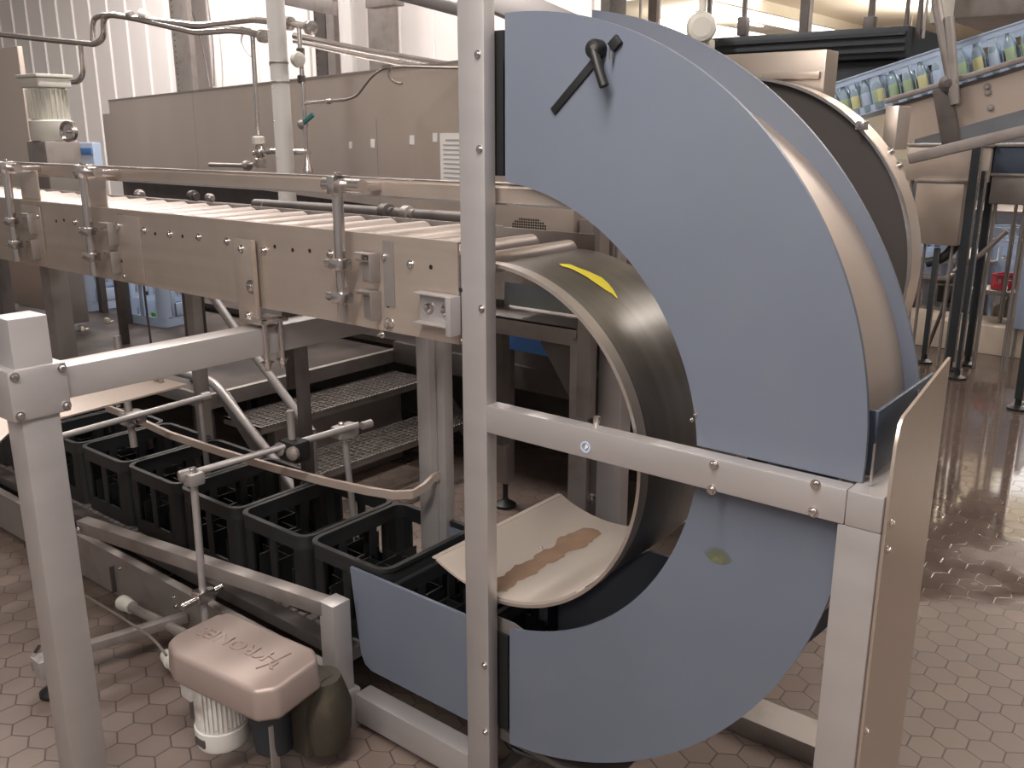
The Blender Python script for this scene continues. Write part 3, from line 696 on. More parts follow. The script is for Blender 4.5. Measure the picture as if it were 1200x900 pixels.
for i in range(1, 8):
    c = copy_tree(c0); c.location.x -= .338*i; c['label'] = names[i]
c = copy_tree(c0); c.location = (-1.525, .245, .225); c.rotation_euler = (0, 0, 0); c.scale = (1, 1, .9); c['label'] = 'black bottle crate inside the turner mouth under the pale tray, mostly hidden'

# light blue crates standing on the deck behind the conveyor
DZ = .56
for i, (px, py, rz, lb) in enumerate(((193, 385, .12, 'light blue bottle crate on the deck nearest the conveyor, with round emblem'), (104, 366, .05, 'light blue bottle crate on the deck, left of the nearest blue crate'), (70, 362, .3, 'light blue bottle crate partly hidden behind the tall conveyor leg at left'), (146, 353, -.1, 'light blue bottle crate behind the other blue crates on the deck'))):
    p = at(px, py, 'Z', DZ)
    if i == 0: o = crate(lb, .38, .29, .29, 'lblue', 'lblue', (0, 0, 0), 'light blue crates on the deck', (5, 4), emblem=True); b0 = o
    else: o = copy_tree(b0); o['label'] = lb
    ox, oy = .19, -.145
    o.location = (p.x-(ox*math.cos(rz)-oy*math.sin(rz)), p.y-(ox*math.sin(rz)+oy*math.cos(rz)), DZ+.001); o.rotation_euler = (0, 0, rz)

# ================================================================ DRIVE MOTOR WITH ITS COVER
mo = thing('drive_motor', 'conveyor drive motor hanging under a big grey cast cover with raised lettering', 'motor', (-1.87, -.28, 0))
ctop = [at(px, py, 'Z', .36) for px, py in ((196, 752), (205, 742), (253, 719), (271, 716.5), (368, 759), (372, 772), (325, 806), (297, 810), (203, 766))]
c2 = [(p.x, p.y) for p in ctop]; cx = sum(p[0] for p in c2)/len(c2); cy = sum(p[1] for p in c2)/len(c2)
cvb = bmesh.new(); lo = [cvb.verts.new((cx+(u-cx)*1.03, cy+(v-cy)*1.03, .272)) for u, v in c2]; hi = [cvb.verts.new((u, v, .36)) for u, v in c2]
cvb.faces.new(lo[::-1]); cvb.faces.new(hi)
for i in range(len(lo)): j = (i+1) % len(lo); cvb.faces.new((lo[i], lo[j], hi[j], hi[i]))
bmesh.ops.recalc_face_normals(cvb, faces=cvb.faces[:])
bmesh.ops.bevel(cvb, geom=cvb.edges[:], offset=.013, segments=4, profile=.5, affect='EDGES')
mb = MB(); mb._merge(cvb)
for f in mb.b.faces: f.smooth = True
co = mb.build('cover', 'cover', mo); lab(co, 'pinkish grey cast cover with KRONES lettering')
txt = bpy.data.curves.new('lettering', 'FONT'); txt.body = 'KRONES'; txt.size = .058; txt.extrude = .0022; txt.bevel_depth = .0008; txt.align_x = 'CENTER'; txt.align_y = 'CENTER'; txt.space_character = 1.12
to = bpy.data.objects.new('lettering_source', txt); COL.objects.link(to)
dg = bpy.context.evaluated_depsgraph_get(); me = bpy.data.meshes.new_from_object(to.evaluated_get(dg)); bpy.data.objects.remove(to)
me.name = 'raised_lettering'; me.materials.clear(); me.materials.append(M['cover'])
S0 = at(243, 741, 'Z', .36); K0 = at(308, 767, 'Z', .36); ang = math.atan2(S0.y-K0.y, S0.x-K0.x)
lt = bpy.data.objects.new('raised_lettering', me); COL.objects.link(lt); lt.parent = co
mid = (S0+K0)/2
w_ = (S0-K0).length; mw = max(v.co.x for v in me.vertices)-min(v.co.x for v in me.vertices)
sc = (w_+.045)/mw
for v in me.vertices: v.co.x *= sc
lt.location = Vector((mid.x, mid.y, .3605))-mo.location-co.location; lt.rotation_euler = (0, 0, ang)
# the maker's mark: crossed strokes beside the K
mk = MB()
for (a, c) in (((300, 783), (316, 777)), ((316, 777), (341, 765)), ((316, 783), (326, 776)), ((322, 773), (314, 767)), ((316, 777), (319, 784))):
    mk.bar(at(a[0], a[1], 'Z', .362), at(c[0], c[1], 'Z', .362), .005, .004, .001)
mk.build('raised_mark', 'cover', co)
# motor body, terminal box, gearbox
mx = at(262, 868, 'Z', .075)
body = MB().lathe((mx.x, mx.y, .075), (0, 0, 1), [(.045, 0), (.066, .008), (.070, .02), (.070, .062), (.066, .064), (.066, .21), (.071, .212), (.071, .275)], 32).build('motor_body', 'dirtywhite', mo)
fins = MB()
for i in range(12):
    a = math.radians(180+20+i*9.5); fins.box(-.0015, .0015, .064, .0715, .15, .272, 0, Matrix.Translation((mx.x, mx.y, 0)) @ Matrix.Rotation(a, 4, 'Z'))
fins.build('cooling_fins', 'dirtywhite', body)
MB().box(mx.x-.115, mx.x-.055, mx.y-.045, mx.y+.03, .185, .275, .008).build('terminal_box', 'dirtywhite', mo)
MB().lathe((mx.x, mx.y, .15), (0, 0, 1), [(.0663, 0), (.0664, .002)], 12).box(mx.x-.045, mx.x-.030, mx.y-.0625, mx.y-.050, .16, .205, .002).build('rust_patch', 'dark', body)
pp = at(270, 868, 'Y', mx.y-.053); MB().box(mx.x-.018, mx.x+.022, mx.y-.0715, mx.y-.060, .098, .122, .003).build('rust_patch', 'dark', body)
gx = at(322, 866, 'Z', .09)
MB().lathe((gx.x, gx.y, .06), (0, 0, 1), [(.03, 0), (.052, .012), (.056, .04), (.056, .20), (.04, .215)], 24).build('coupling', 'darkblue', mo)
MB().lathe((gx.x+.085, gx.y+.10, .05), (0, 0, 1), [(.035, 0), (.062, .015), (.072, .06), (.076, .13), (.060, .185), (.05, .215)], 24).box(gx.x+.0, gx.x+.11, gx.y+.02, gx.y+.13, .06, .27, .015).build('gearbox', 'moss', mo)
MB().box(gx.x+.04, gx.x+.045, gx.y-.045, gx.y-.02, .03, .17, .001).build('fin_plate', 'frame', mo)

# ================================================================ DECK AND STEPS BEHIND THE CONVEYORS
dk = thing('work_platform', 'dark low work platform deck with grating steps behind the conveyors', 'platform', (-5.5, 1.6, 0))
MB().box(-9.5, -3.38, .62, 1.75, DZ-.03, DZ).build('deck', 'deck', dk)
MB().box(-9.5, -1.35, 1.75, 3.2, DZ+.02, DZ+.05).build('deck', 'deck', dk)
MB().box(-3.40, -3.37, .62, 1.78, DZ-.06, DZ+.006, .003).build('edge_strip', 'old', dk)
MB().box(-9.5, -3.4, .60, .62, DZ-.05, DZ+.012, .003).build('edge_strip', 'old', dk)
MB().box(-3.37, -1.35, 1.72, 1.75, DZ-.06, DZ+.05, .003).build('edge_strip', 'dark', dk)
MB().box(-9.5, -1.35, 2.3, 2.33, 0, DZ+.02).build('skirt', 'dark', dk)
def tread(x, z, y0, y1):
    b = MB(); b.box(x-.26, x, y0, y0+.006, z-.035, z).box(x-.26, x, y1-.006, y1, z-.035, z).box(x-.006, x, y0, y1, z-.035, z, .002)
    for i in range(9): b.box(x-.25+i*.028, x-.246+i*.028, y0, y1, z-.025, z)
    n = int((y1-y0)/.035)
    for i in range(n): b.box(x-.26, x, y0+i*.035, y0+i*.035+.003, z-.012, z-.002)
    for i in range(int((y1-y0)/.018)): b.cyl((x+.001, y0+.009+i*.018, z-.004), (x+.006, y0+.009+i*.018, z-.004), .006, 6)
    return b.build('tread', 'old', dk)
tread(-3.12, .455, .70, 1.72); tread(-2.90, .265, .70, 1.80)
for y in (.68, 1.80):
    MB().prism([(-2.86, .06), (-2.72, .06), (-3.30, .58), (-3.42, .58)], 'Y', y, y+.008).build('stringer', 'dark' if y > 1 else 'old', dk)
# tall cabinets behind the steps: brownish
MB().box(-3.36, -3.30, .9, 1.7, .0, .40, .01).build('riser_box', 'old', dk)
for x in (-9, -7.5, -6, -4.6, -3.45):
    for y in (.66, 1.7): MB().box(x-.025, x+.025, y-.025, y+.025, 0, DZ-.03, .003).build('leg', 'dark', dk)
hr = thing('handrail', 'bent pipe handrail running down beside the grating steps, left one', 'handrail', (-3.3, .6, 0), 'pipe handrails beside the steps')
MB().tube([at(185, 430, 'Y', .62), at(250, 447, 'Y', .62), at(330, 550, 'Y', .62), at(345, 575, 'Y', .62)], .019, 14, .06).build('pipe', 'frame', hr)
q = at(233, 445, 'Y', .62); MB().cyl((q.x, .62, 0), q, .014, 12).build('upright', 'old', hr)
hr = thing('handrail', 'straight slanting pipe handrail passing under the support beam toward the steps', 'handrail', (-3.0, .62, 0), 'pipe handrails beside the steps')
MB().tube([at(246, 342, 'Y', .66), at(275, 385, 'Y', .66), at(300, 418, 'Y', .66), at(366, 507, 'Y', .66)], .018, 14, .06).build('pipe', 'frame', hr)
MB().cyl((at(366, 507, 'Y', .66).x, .66, 0), at(366, 507, 'Y', .66), .014, 12).build('upright', 'old', hr)
for i, (px, py, z0) in enumerate(((237, 394, DZ), (235, 500, 0), (122, 366, DZ), (150, 379, DZ))):
    p = at(px, py, 'Z', DZ) if z0 else at(px, py, 'Y', .75); o = MB().box(p.x-.022, p.x+.022, p.y-.02, p.y+.02, z0, 1.19, .003).build('steel_upright', 'dark')
    tag(o, ('thin dark steel upright right of the nearest blue crate', 'dark steel upright left of the slanting handrail', 'dark upright between the blue crates on the deck', 'dark upright touching the left side of the nearest blue crate')[i], 'post', None)
o = MB().tube([at(168, 330, 'Y', 1.0), at(172, 365, 'Y', 1.0), at(177, 402, 'Y', 1.0)], .006, 8).build('thin_rod', 'dark'); tag(o, 'thin dark rod hanging in front of the nearest blue crate on the deck', 'rod')
for i, (px, py, mtx) in enumerate(((183, 381, 'grime'), (222, 386, 'tissue'), (97, 387, 'tissue'), (127, 378, 'tissue'))):
    p = at(px, py, 'Z', DZ); b = MB()
    for k in range(7): a = k*2.4; b.box(p.x+.02*math.cos(a)*k/4-.009, p.x+.02*math.cos(a)*k/4+.009, p.y+.02*math.sin(a)*k/4-.009, p.y+.02*math.sin(a)*k/4+.009, DZ+.0005, DZ+.006+.012*(k % 3)*(3 if i == 0 else 1), .003)
    tag(b.build('leaf_litter' if i == 0 else 'litter', mtx), ('green leafy scrap lying at the foot of the nearest blue crate', 'pale crumpled scrap right of the nearest blue crate', 'small white scrap on the left part of the deck', 'scattered pale crumbs in the middle of the deck')[i], 'scrap')
# grating strip on the platform seen through the turner
b = MB()
a0 = -2.55
for i in range(34): b.box(a0+i*.03, a0+i*.03+.008, 1.80, 2.05, DZ+.0505, DZ+.065)
b.box(a0, a0+1.02, 1.80, 1.806, DZ+.0505, DZ+.066); tag(b.build('floor_grating', 'old'), 'narrow bar grating on the platform seen through the turner opening', 'grating')

# ================================================================ WALL SIDE: cabinet, pipes, column, motor
A = at(127, 118, 'Z', 1.95); B = at(560, 70, 'Z', 1.95); dr = (B-A).normalized(); B = B+dr*.8; nr = Vector((-dr.y, dr.x, 0))
cab = thing('cabinet', 'long tall brushed stainless cabinet behind the roller conveyor', 'cabinet', (A.x, A.y, .61))
def slab(P0, P1, z0, z1, off0, off1, name, mat, par):
    P0 = Vector(P0); P1 = Vector(P1)
    return MB().prism([((P0+nr*off0).x, (P0+nr*off0).y), ((P1+nr*off0).x, (P1+nr*off0).y), ((P1+nr*off1).x, (P1+nr*off1).y), ((P0+nr*off1).x, (P0+nr*off1).y)], 'Z', z0, z1).build(name, mat, par)
slab(A, B, 1.27, 1.95, 0, .5, 'body', 'panel', cab)
slab(A, B, 1.95, 1.957, -.006, .5, 'top_edge', 'bright', cab)
slab(A-dr*.55, A-dr*.004, 1.25, 1.83, .05, .5, 'side_box', 'panel', cab)
slab(A-dr*.3, B, .61, 1.27, .12, .5, 'base', 'dark', cab)
k = (B-A).length
for (px, py, s) in ((411, 170, .018), (437, 168, .022), (483, 164, .022), (510, 161, .020)):
    # small stickers on the front face
    d = fwd*FPX+rgt*(px-600)-upv*(py-450); tt = (A-CAM).dot(nr)/d.dot(nr); p = CAM+d*tt
    slab(p-dr*s, p+dr*s, p.z-s, p.z+s, -.002, -.0002, 'sticker', 'paper', cab)
def onface(px, py, off=0):
    d = fwd*FPX+rgt*(px-600)-upv*(py-450); return CAM+d*(((A+nr*off)-CAM).dot(nr)/d.dot(nr))
for (px) in (443, 233):
    p = onface(px, 200); slab(p, p+dr*.003, 1.28, 1.72 if px > 300 else 1.95, -.001, .001, 'panel_seam', 'old', cab)
p0 = onface(516, 156); p1 = onface(560, 152); zb = onface(519, 212).z
pl = slab(p0, p1, zb, p0.z, -.003, -.0004, 'notice_sheet', 'paper', None); tag(pl, 'white printed paper sheet stuck on the stainless cabinet beside the upright', 'paper')
pn = p0+dr*.03
for i in range(13):
    z = p0.z-.035-i*.021
    c_ = slab(pn+dr*(.02 if i == 0 else 0), p1-dr*.02, z, z+(.006 if i else .008), -.0042, -.0032, 'printed_line', 'ink', None)
    wm = c_.matrix_basis.copy(); loc = c_.location.copy(); c_.parent = pl; c_.location = loc-pl.location

# white pipe column in front of the cabinet
cp = at(326, 60, 'Y', 1.62)
t = thing('downpipe', 'wide pale grey vertical pipe standing in front of the stainless cabinet', 'pipe', (cp.x, 1.62, .61))
MB().cyl((cp.x, 1.62, .61), (cp.x, 1.62, 6.2), .047, 24).build('pipe', 'white', t)
for py in (75, 98): z = at(328, py, 'Y', 1.62).z; MB().lathe((cp.x, 1.62, z), (0, 0, 1), [(.0475, 0), (.0495, .002), (.0495, .010), (.0475, .012)], 24).build('band', 'old', t)
for (px, py) in ((312, 36), (313, 76), (317, 104), (318, 142), (322, 185)):
    MB().bolt(at(px+4, py, 'Y', 1.58), (-.3, -1, 0), .005, .005).build('bolt', 'bolt', t)
# pipework on the wall side
YP = 1.7
def pt(px, py, y=YP): return at(px, py, 'Y', y)
def pipe(name, label, pts, r, mat='bright', bend=.06, cat='pipe'):
    o = MB().tube(pts, r, 14, bend).build(name, mat); return tag(o, label, cat)
t = thing('water_pipe', 'long stainless pipe across the white wall with an upward loop at its right', 'pipe', tuple(pt(60, 45)))
MB().tube([pt(-30, 37), pt(60, 47), pt(112, 52), pt(122, 44), pt(121, 20), pt(132, 17), pt(160, 22), pt(230, 38), pt(270, 35), pt(292, 37)], .019, 14, .05).build('pipe', 'bright', t)
MB().tube([pt(109, 48), pt(109, 22), pt(122, 17), pt(150, 20), pt(200, 26), pt(232, 30), pt(296, 23), pt(345, 28), pt(365, 32)], .017, 14, .05).build('pipe', 'bright', t)
MB().tube([pt(95, 52), pt(98, 86), pt(92, 96), pt(74, 96)], .017, 14, .06).build('branch_pipe', 'bright', t)
MB().lathe(pt(150, 17.5), pt(170, 20)-pt(150, 17.5), [(.02, 0), (.026, .01), (.026, .04), (.02, .05)], 14).build('fitting', 'old', t)
b = MB().lathe(pt(165, 16), pt(182, 22)-pt(165, 16), [(.02, 0), (.03, .01), (.02, .08)], 10); b.build('taped_joint', 'paper', t)
for (px, py) in ((338, 27), (363, 32), (308, 42)):
    MB().lathe(pt(px-2.5, py), pt(px+4, py+1)-pt(px-2.5, py), [(.016, 0), (.034, .004), (.034, .018), (.026, .022), (.034, .026), (.034, .038), (.016, .042)], 18).build('flange', 'bright', t)
t = thing('valve_pipe', 'vertical thin pipe with valve body left of the wide pale pipe', 'pipe', tuple(pt(300, 150)))
MB().tube([pt(283, 35), pt(310, 43)], .018, 14).build('header', 'bright', t)
MB().tube([pt(296, 42), pt(302, 150), pt(303, 158)], .013, 14, .02).build('pipe', 'bright', t)
MB().lathe(pt(303, 165), (0, 0, 1), [(.02, -.02), (.034, -.016), (.034, .02), (.02, .024)], 6).build('label_collar', 'cream', t)
MB().lathe(pt(306, 197), (0, 0, 1), [(.028, 0), (.030, .05), (.022, .055), (.030, .075), (.030, .10), (.014, .13)], 18).build('valve_body', 'bright', t)
MB().tube([pt(298, 180), pt(320, 177), pt(332, 178), pt(362, 178)], .015, 12, .02).build('cross_pipe', 'bright', t)
MB().cyl(pt(327, 178, YP-.004), pt(339, 178, YP-.004), .017, 12).build('yellow_tape', 'yellow', t)
MB().tube([pt(298, 193), pt(285, 194), pt(246, 193)], .012, 10, .02).lathe(pt(292, 194), pt(280, 194)-pt(292, 194), [(.018, 0), (.028, .004), (.028, .03), (.018, .034)], 12).build('side_pipe', 'old', t)
MB().tube([pt(285, 38), pt(282, 48), pt(288, 60), pt(294, 66)], .005, 8, .03).build('wire_tie', 'paper', t)
t = thing('gauge_pipe', 'vertical pipe with cream round gauge and green lever valve beside the wide pale pipe', 'pipe', tuple(pt(355, 120)))
MB().tube([pt(350, 28), pt(352, 60), pt(355, 100), pt(357, 140), pt(360, 200)], .012, 14, .02).build('pipe', 'bright', t)
for (py, px) in ((56, 352), (88, 353)): MB().lathe(pt(px, py), (0, 0, -1), [(.014, 0), (.021, .003), (.021, .035), (.014, .04)], 8).build('fitting', 'dark', t)
MB().lathe(pt(352, 70, YP-.03), pt(340, 69, YP-.03)-pt(352, 70, YP-.03), [(.02, 0), (.037, .006), (.040, .022), (.033, .04), (.022, .052)], 22).build('round_gauge', 'cream', t)
MB().bar(pt(356, 144, YP-.03), pt(367, 134, YP-.03), .012, .024, .004).build('lever_handle', 'teal', t)
MB().lathe(pt(352, 146), pt(362, 146)-pt(352, 146), [(.016, 0), (.024, .004), (.024, .035), (.016, .04)], 10).build('valve_body', 'old', t)
MB().lathe(pt(361, 203), (0, 0, 1), [(.026, 0), (.026, .02), (.016, .05), (.014, .10)], 14).build('lower_fitting', 'bright', t)
MB().tube([pt(357, 121), pt(380, 119), pt(405, 117)], .008, 10, .02).lathe(pt(383, 119), pt(390, 118.5)-pt(383, 119), [(.012, 0), (.014, .003), (.014, .03), (.012, .033)], 8).build('branch', 'bright', t)
pipe('hose', 'thin brown hose curving up the cabinet from the small branch pipe', [pt(405, 117), pt(418, 113), pt(435, 90), pt(450, 79), pt(470, 78), pt(545, 80)], .006, 'old', .12, 'hose')
o = MB().tube([pt(457, 76), pt(455, 90), pt(463, 97), pt(471, 98)], .006, 8, .03).box(pt(456, 78).x-.03, pt(456, 78).x+.03, YP-.02, YP+.02, pt(456, 80).z, pt(456, 76).z).build('pipe_bracket', 'old'); tag(o, 'small bent bracket holding the hose at the cabinet top edge', 'bracket')
pipe('water_pipe', 'upper of two parallel pipes slanting down to the cabinet top', [pt(345, 42, 2.4), pt(430, 60, 2.4), pt(530, 77, 2.4)], .02)
pipe('water_pipe', 'lower of two parallel pipes slanting down to the cabinet top', [pt(345, 48, 2.5), pt(425, 66, 2.5), pt(500, 80, 2.5)], .016)
pipe('duct_pipe', 'thick grey pipe slanting at the top behind the tall upright', [at(420, -22, 'Y', 1.3), at(475, -8, 'Y', 1.3), at(545, 10, 'Y', 1.3)], .034, 'frame')
o = MB().bar(at(535, -22, 'Y', .75), at(690, 44, 'Y', 1.0), .1, .085, .004).build('slanting_beam', 'frame'); tag(o, 'square steel beam slanting down behind the tall upright to the turner', 'beam')
# perforated uprights and grey columns on the wall
def perf(px0, px1, py, label, y=4.2, mat='old', dep=.06, name='wall_upright', z1=6.2):
    a = at(px0, py, 'Y', y); c = at(px1, py, 'Y', y); b = MB().box(a.x, c.x, y, y+dep, .6, z1, .002); o = b.build(name, mat)
    hb = MB(); wd = (c.x-a.x)
    if name == 'wall_upright':
        z = 1.9
        while z < 4.4: hb.cyl((a.x+wd*.16, y-.001, z), (a.x+wd*.16, y+.004, z), .008, 8); z += .055
        hb.build('punched_hole', 'black', o)
    tag(o, label, 'post'); return o
perf(202, 222, 50, 'perforated grey steel upright on the white wall, left of the wide pipe')
perf(369, 382, 50, 'dark perforated upright on the white wall right of the wide pale pipe', mat='dark')
perf(383, 392, 50, 'narrow grey upright beside the dark perforated one', name='steel_column')
perf(432, 455, 50, 'wide grey steel column on the white wall above the cabinet', name='steel_column', dep=.12, y=4.3)
perf(404, 412, 50, 'slim pale pipe on the white wall between two uprights', name='steel_column', mat='white')
o = MB().bar(at(335, -2, 'Y', 3.55), at(392, 10, 'Y', 3.55), .06, .10, .003).build('cross_bracket', 'old'); tag(o, 'grey horizontal bracket at the top joining the perforated upright', 'bracket')
o = MB().box(at(428, 0, 'Y', 3.5).x, at(462, 0, 'Y', 3.5).x, 3.5, 3.6, at(440, 8, 'Y', 3.5).z, at(440, -6, 'Y', 3.5).z, .003).build('column_head', 'old'); tag(o, 'dark bracket plate at the head of the wide grey wall column', 'bracket')
for (x0, y0, x1, y1, lb) in ((221, 0, 246, 101, 'thin cable sagging down the white wall, left one'), (243, 0, 251, 101, 'thin cable hanging straight down the white wall, right one')):
    pipe('wall_cable', lb, [at(x0, y0, 'Y', 4.4), at((x0+x1)/2+3, (y0+y1)/2, 'Y', 4.4), at(x1, y1, 'Y', 4.4)], .007, 'old', .3, 'cable')
# upper left geared motor with a tall plate beside it
p0 = at(30, 205, 'Y', 1.0); zt = at(10, 55, 'Y', 1.0).z
o = MB().box(at(-60, 100, 'Y', 1.0).x, at(38, 190, 'Y', 1.0).x, 1.0, 1.03, .61, zt, .004).build('machine_housing', 'panel'); tag(o, 'tall plain stainless housing at the left photo edge behind the conveyor', 'housing')
g = at(64, 175, 'Y', .95)
mt_ = thing('gear_motor', 'pale upright gear motor with ribbed body at the upper left', 'motor', (g.x, .95, 1.20))
def gz(py): return at(60, py, 'Y', .95).z
k_ = 1.22
MB().box(g.x-.085*k_, g.x+.09*k_, .85, 1.04, 1.22, gz(165), .012).box(g.x-.05, g.x+.05, .88, 1.0, DZ+.05, 1.24, .006).build('gearbox', 'old', mt_)
MB().lathe((g.x, .95, gz(165)), (0, 0, 1), [(.085*k_, 0), (.09*k_, .01), (.09*k_, gz(142)-gz(165)), (.07*k_, gz(140)-gz(165))], 28).build('flange', 'cream', mt_)
mbd = MB().lathe((g.x-.01, .95, gz(141)), (0, 0, 1), [(.072*k_, 0), (.074*k_, .01), (.074*k_, gz(103)-gz(141))], 28)
for i in range(24):
    mbd.box(-.0015, .0015, .073*k_, .084*k_, gz(139), gz(105), 0, Matrix.Translation((g.x-.01, .95, 0)) @ Matrix.Rotation(2*PI*i/24, 4, 'Z'))
mbd.build('motor_body', 'cream', mt_)
MB().box(g.x-.10*k_, g.x+.078*k_, .86, 1.04, gz(103), gz(91), .012).box(g.x-.108*k_, g.x+.085*k_, .852, 1.048, gz(91), gz(87), .004).build('fan_cover', 'cream', mt_)
p = at(79, 154, 'Y', .83)
MB().lathe((p.x, .845, p.z), (.3, -1, 0), [(.050, 0), (.052, .02), (.042, .026), (.034, .014), (.010, .014), (.010, .03)], 24).build('side_cap', 'bright', mt_)
o = MB().box(at(88, 180, 'Y', 1.5).x, at(109, 180, 'Y', 1.5).x, 1.5, 1.56, DZ+.05, at(100, 167, 'Y', 1.5).z, .01); o = o.build('blue_bin', 'lblue'); tag(o, 'small light blue bin between the gear motor and the cabinet', 'bin')
MB().box(at(91, 180, 'Y', 1.49).x, at(107, 180, 'Y', 1.49).x, 1.49, 1.5, at(90, 181, 'Y', 1.49).z, at(90, 173, 'Y', 1.49).z, .003).build('front_opening', 'mblue', o)
# machinery glimpsed between guide rail and roller conveyor
b = MB()
o = MB().box(-6, -1.75, .60, .64, 1.30, 1.36, .002).build('drive_channel', 'dark'); tag(o, 'dark channel beam behind the far side of the roller conveyor', 'beam')
t = thing('drive_pipe', 'dark pipe with small couplings running behind the rollers under the guide rail', 'pipe', (-3.2, .9, 0))
MB().cyl(at(300, 240, 'Y', .9), at(560, 258, 'Y', .9), .026, 14).build('pipe', 'dark', t)
for (px, py, r_, mtx) in ((228, 230, .026, 'dark'), (247, 232, .020, 'bright'), (165, 228, .024, 'bright'), (312, 241, .022, 'old'), (480, 250, .028, 'old'), (455, 248, .03, 'dark')):
    p = at(px, py, 'Y', .9); MB().lathe((p.x-r_, .9, p.z), (1, -.2, 0), [(r_*.5, 0), (r_, .006), (r_, r_*1.5), (r_*.6, r_*1.6), (r_*.6, r_*2.4)], 12).build('coupling', mtx, t)
MB().bar(at(150, 232, 'Y', .93), at(560, 262, 'Y', .93), .03, .02, .002).build('carrier', 'dark', t)
for x in (-4.6, -3.2, -2.0): MB().box(x-.015, x+.015, .92, .96, DZ, 1.33, .002).build('bracket_leg', 'dark', t)

# ================================================================ SEEN THROUGH THE TURNER OPENING
Yh = .72
def zf(px, py, y): return at(px, py, 'Y', y).z
def xf(px, py, y): return at(px, py, 'Y', y).x
t = thing('machine_guard', 'stainless machine guard with a small arched vent grille seen above the drum', 'guard', (xf(620, 270, Yh), Yh, .6))
MB().box(xf(560, 260, Yh), xf(672, 270, Yh), Yh, Yh+.30, 1.22, zf(620, 234, Yh), .003).build('housing', 'plate', t)
MB().box(xf(560, 260, Yh), xf(674, 270, Yh), Yh-.008, Yh, zf(620, 272, Yh)-.003, zf(620, 272, Yh)+.002).build('seam', 'bright', t)
cg = at(620, 270, 'Y', Yh); b = MB()
for r_ in range(5):
    for i in range(-7, 8):
        if (i/7.6)**2+(r_/5.2)**2 < 1: b.box(cg.x+i*.0088-.0028, cg.x+i*.0088+.0028, Yh-.001, Yh+.002, cg.z+r_*.008-.0028, cg.z+r_*.008+.0028)
b.build('vent_grille', 'black', t)
MB().box(xf(560, 215, Yh+.2), xf(590, 215, Yh+.2), Yh+.2, Yh+.25, zf(580, 228, Yh+.2), zf(580, 214, Yh+.2), .003).build('inner_box', 'cream', t)
MB().box(xf(674, 270, Yh), xf(690, 270, Yh), Yh+.02, Yh+.06, .8, zf(680, 258, Yh), .003).build('side_post', 'old', t)
MB().box(xf(692, 270, Yh), xf(699, 270, Yh), Yh+.1, Yh+.14, .8, zf(695, 262, Yh), .003).build('side_post', 'bright', t)
p = at(598, 218, 'Y', .7)
t = thing('steel_table', 'stainless ledge on square legs behind the drum', 'table', (-1.7, .9, 0))
MB().box(-2.05, -1.59, .80, 1.35, 1.055, 1.065, .002).box(-2.05, -1.59, .80, .806, 1.005, 1.065, .001).build('top', 'old', t)
MB().prism([(-1.76, 1.005), (-1.60, 1.005), (-1.60, .78)], 'Y', .83, .836).build('gusset', 'dark', t)
MB().box(-1.60, -1.53, .78, .85, 0, 1.03, .004).build('leg', 'old', t)
MB().box(-1.53, -1.505, .80, .85, 0, 1.03, .003).build('leg', 'dark', t)
MB().box(-2.50, -2.44, 1.5, 1.56, .12, .9, .003).build('leg', 'old', t)
MB().lathe((-2.47, 1.53, 0), (0, 0, 1), [(.05, 0), (.05, .012), (.018, .03), (.012, .04), (.012, .13)], 16).build('levelling_foot', 'black', t)
o = MB().box(-1.505, -1.42, .80, .86, 0, 1.20, .004).build('square_post', 'frame'); tag(o, 'pale square steel post behind the drum seen through the turner opening', 'post')
for z in (.93, .52): MB().bolt((-1.52, .80, z), (0, -1, 0), .012, .012).build('bolt', 'bolt', o)
o = MB().box(-2.3, -1.45, .95, .956, 1.08, 1.24).build('glazed_panel', 'glassp') if False else None
M['pglass'] = plain('misty acrylic', (.45, .52, .52), .25, 0, .3, 3, .5)
o = MB().box(-2.3, -1.50, .93, .94, 1.075, 1.23, .002).build('clear_panel', 'pglass'); tag(o, 'misty clear panel behind the upper curve of the drum', 'panel')
o = MB().box(-2.6, -2.14, 1.45, 1.7, .76, 1.0, .01).build('blue_container', 'mblue'); tag(o, 'blue container partly hidden by the tall upright, behind the drum', 'container')
o = MB().box(-2.9, -1.5, 2.1, 2.2, .84, .90, .004).box(-2.9, -1.5, 2.1, 2.2, .72, .76, .004).build('rear_guard_rail', 'dark'); tag(o, 'pair of dark horizontal rails low behind the drum', 'rail')

# ================================================================ RIGHT: second turner, inclined conveyor, hall machines
t = thing('second_turner', 'dark brown round disc of a second crate turner with bright steel rim', 'machine', (-1.27, 1.2, .7))
c2_ = (-1.271, 1.264)
MB().arcband(c2_, .12, .535, -60, 110, 1.20, 1.206, 60).build('disc', 'rubber', t)
MB().arcband(c2_, .535, .539, -20, 95, 1.17, 1.28, 60).build('rim_sheet', 'panel', t)
MB().arcband(c2_, .535, .543, -20, 95, 1.165, 1.178, 60).build('rim_edge', 'bright', t)
p = at(1013, 147, 'Y', 1.18); MB().box(p.x-.012, p.x+.012, 1.14, 1.18, p.z-.012, p.z+.012, .003).build('corner_bracket', 'bright', t)
for a in (33, 38): MB().bolt((c2_[0]+.539*math.cos(math.radians(a)), 1.27, c2_[1]+.539*math.sin(math.radians(a))), (1, 0, .7), .009, .008).build('bolt', 'bolt', t)
MB().box(c2_[0]-.05, c2_[0]+.05, 1.21, 1.30, 0, c2_[1], .004).build('stand', 'old', t)
MB().box(xf(1045, 200, 1.5), xf(1060, 200, 1.5), 1.38, 1.5, zf(1050, 175, 1.5), zf(1050, 125, 1.5), .003).build('bracket', 'panel', t)
t = thing('drive_housing', 'beige stainless box housing standing behind the top of the crate turner', 'housing', (xf(920, 80, 1.3), 1.4, .0))
yb = 1.32
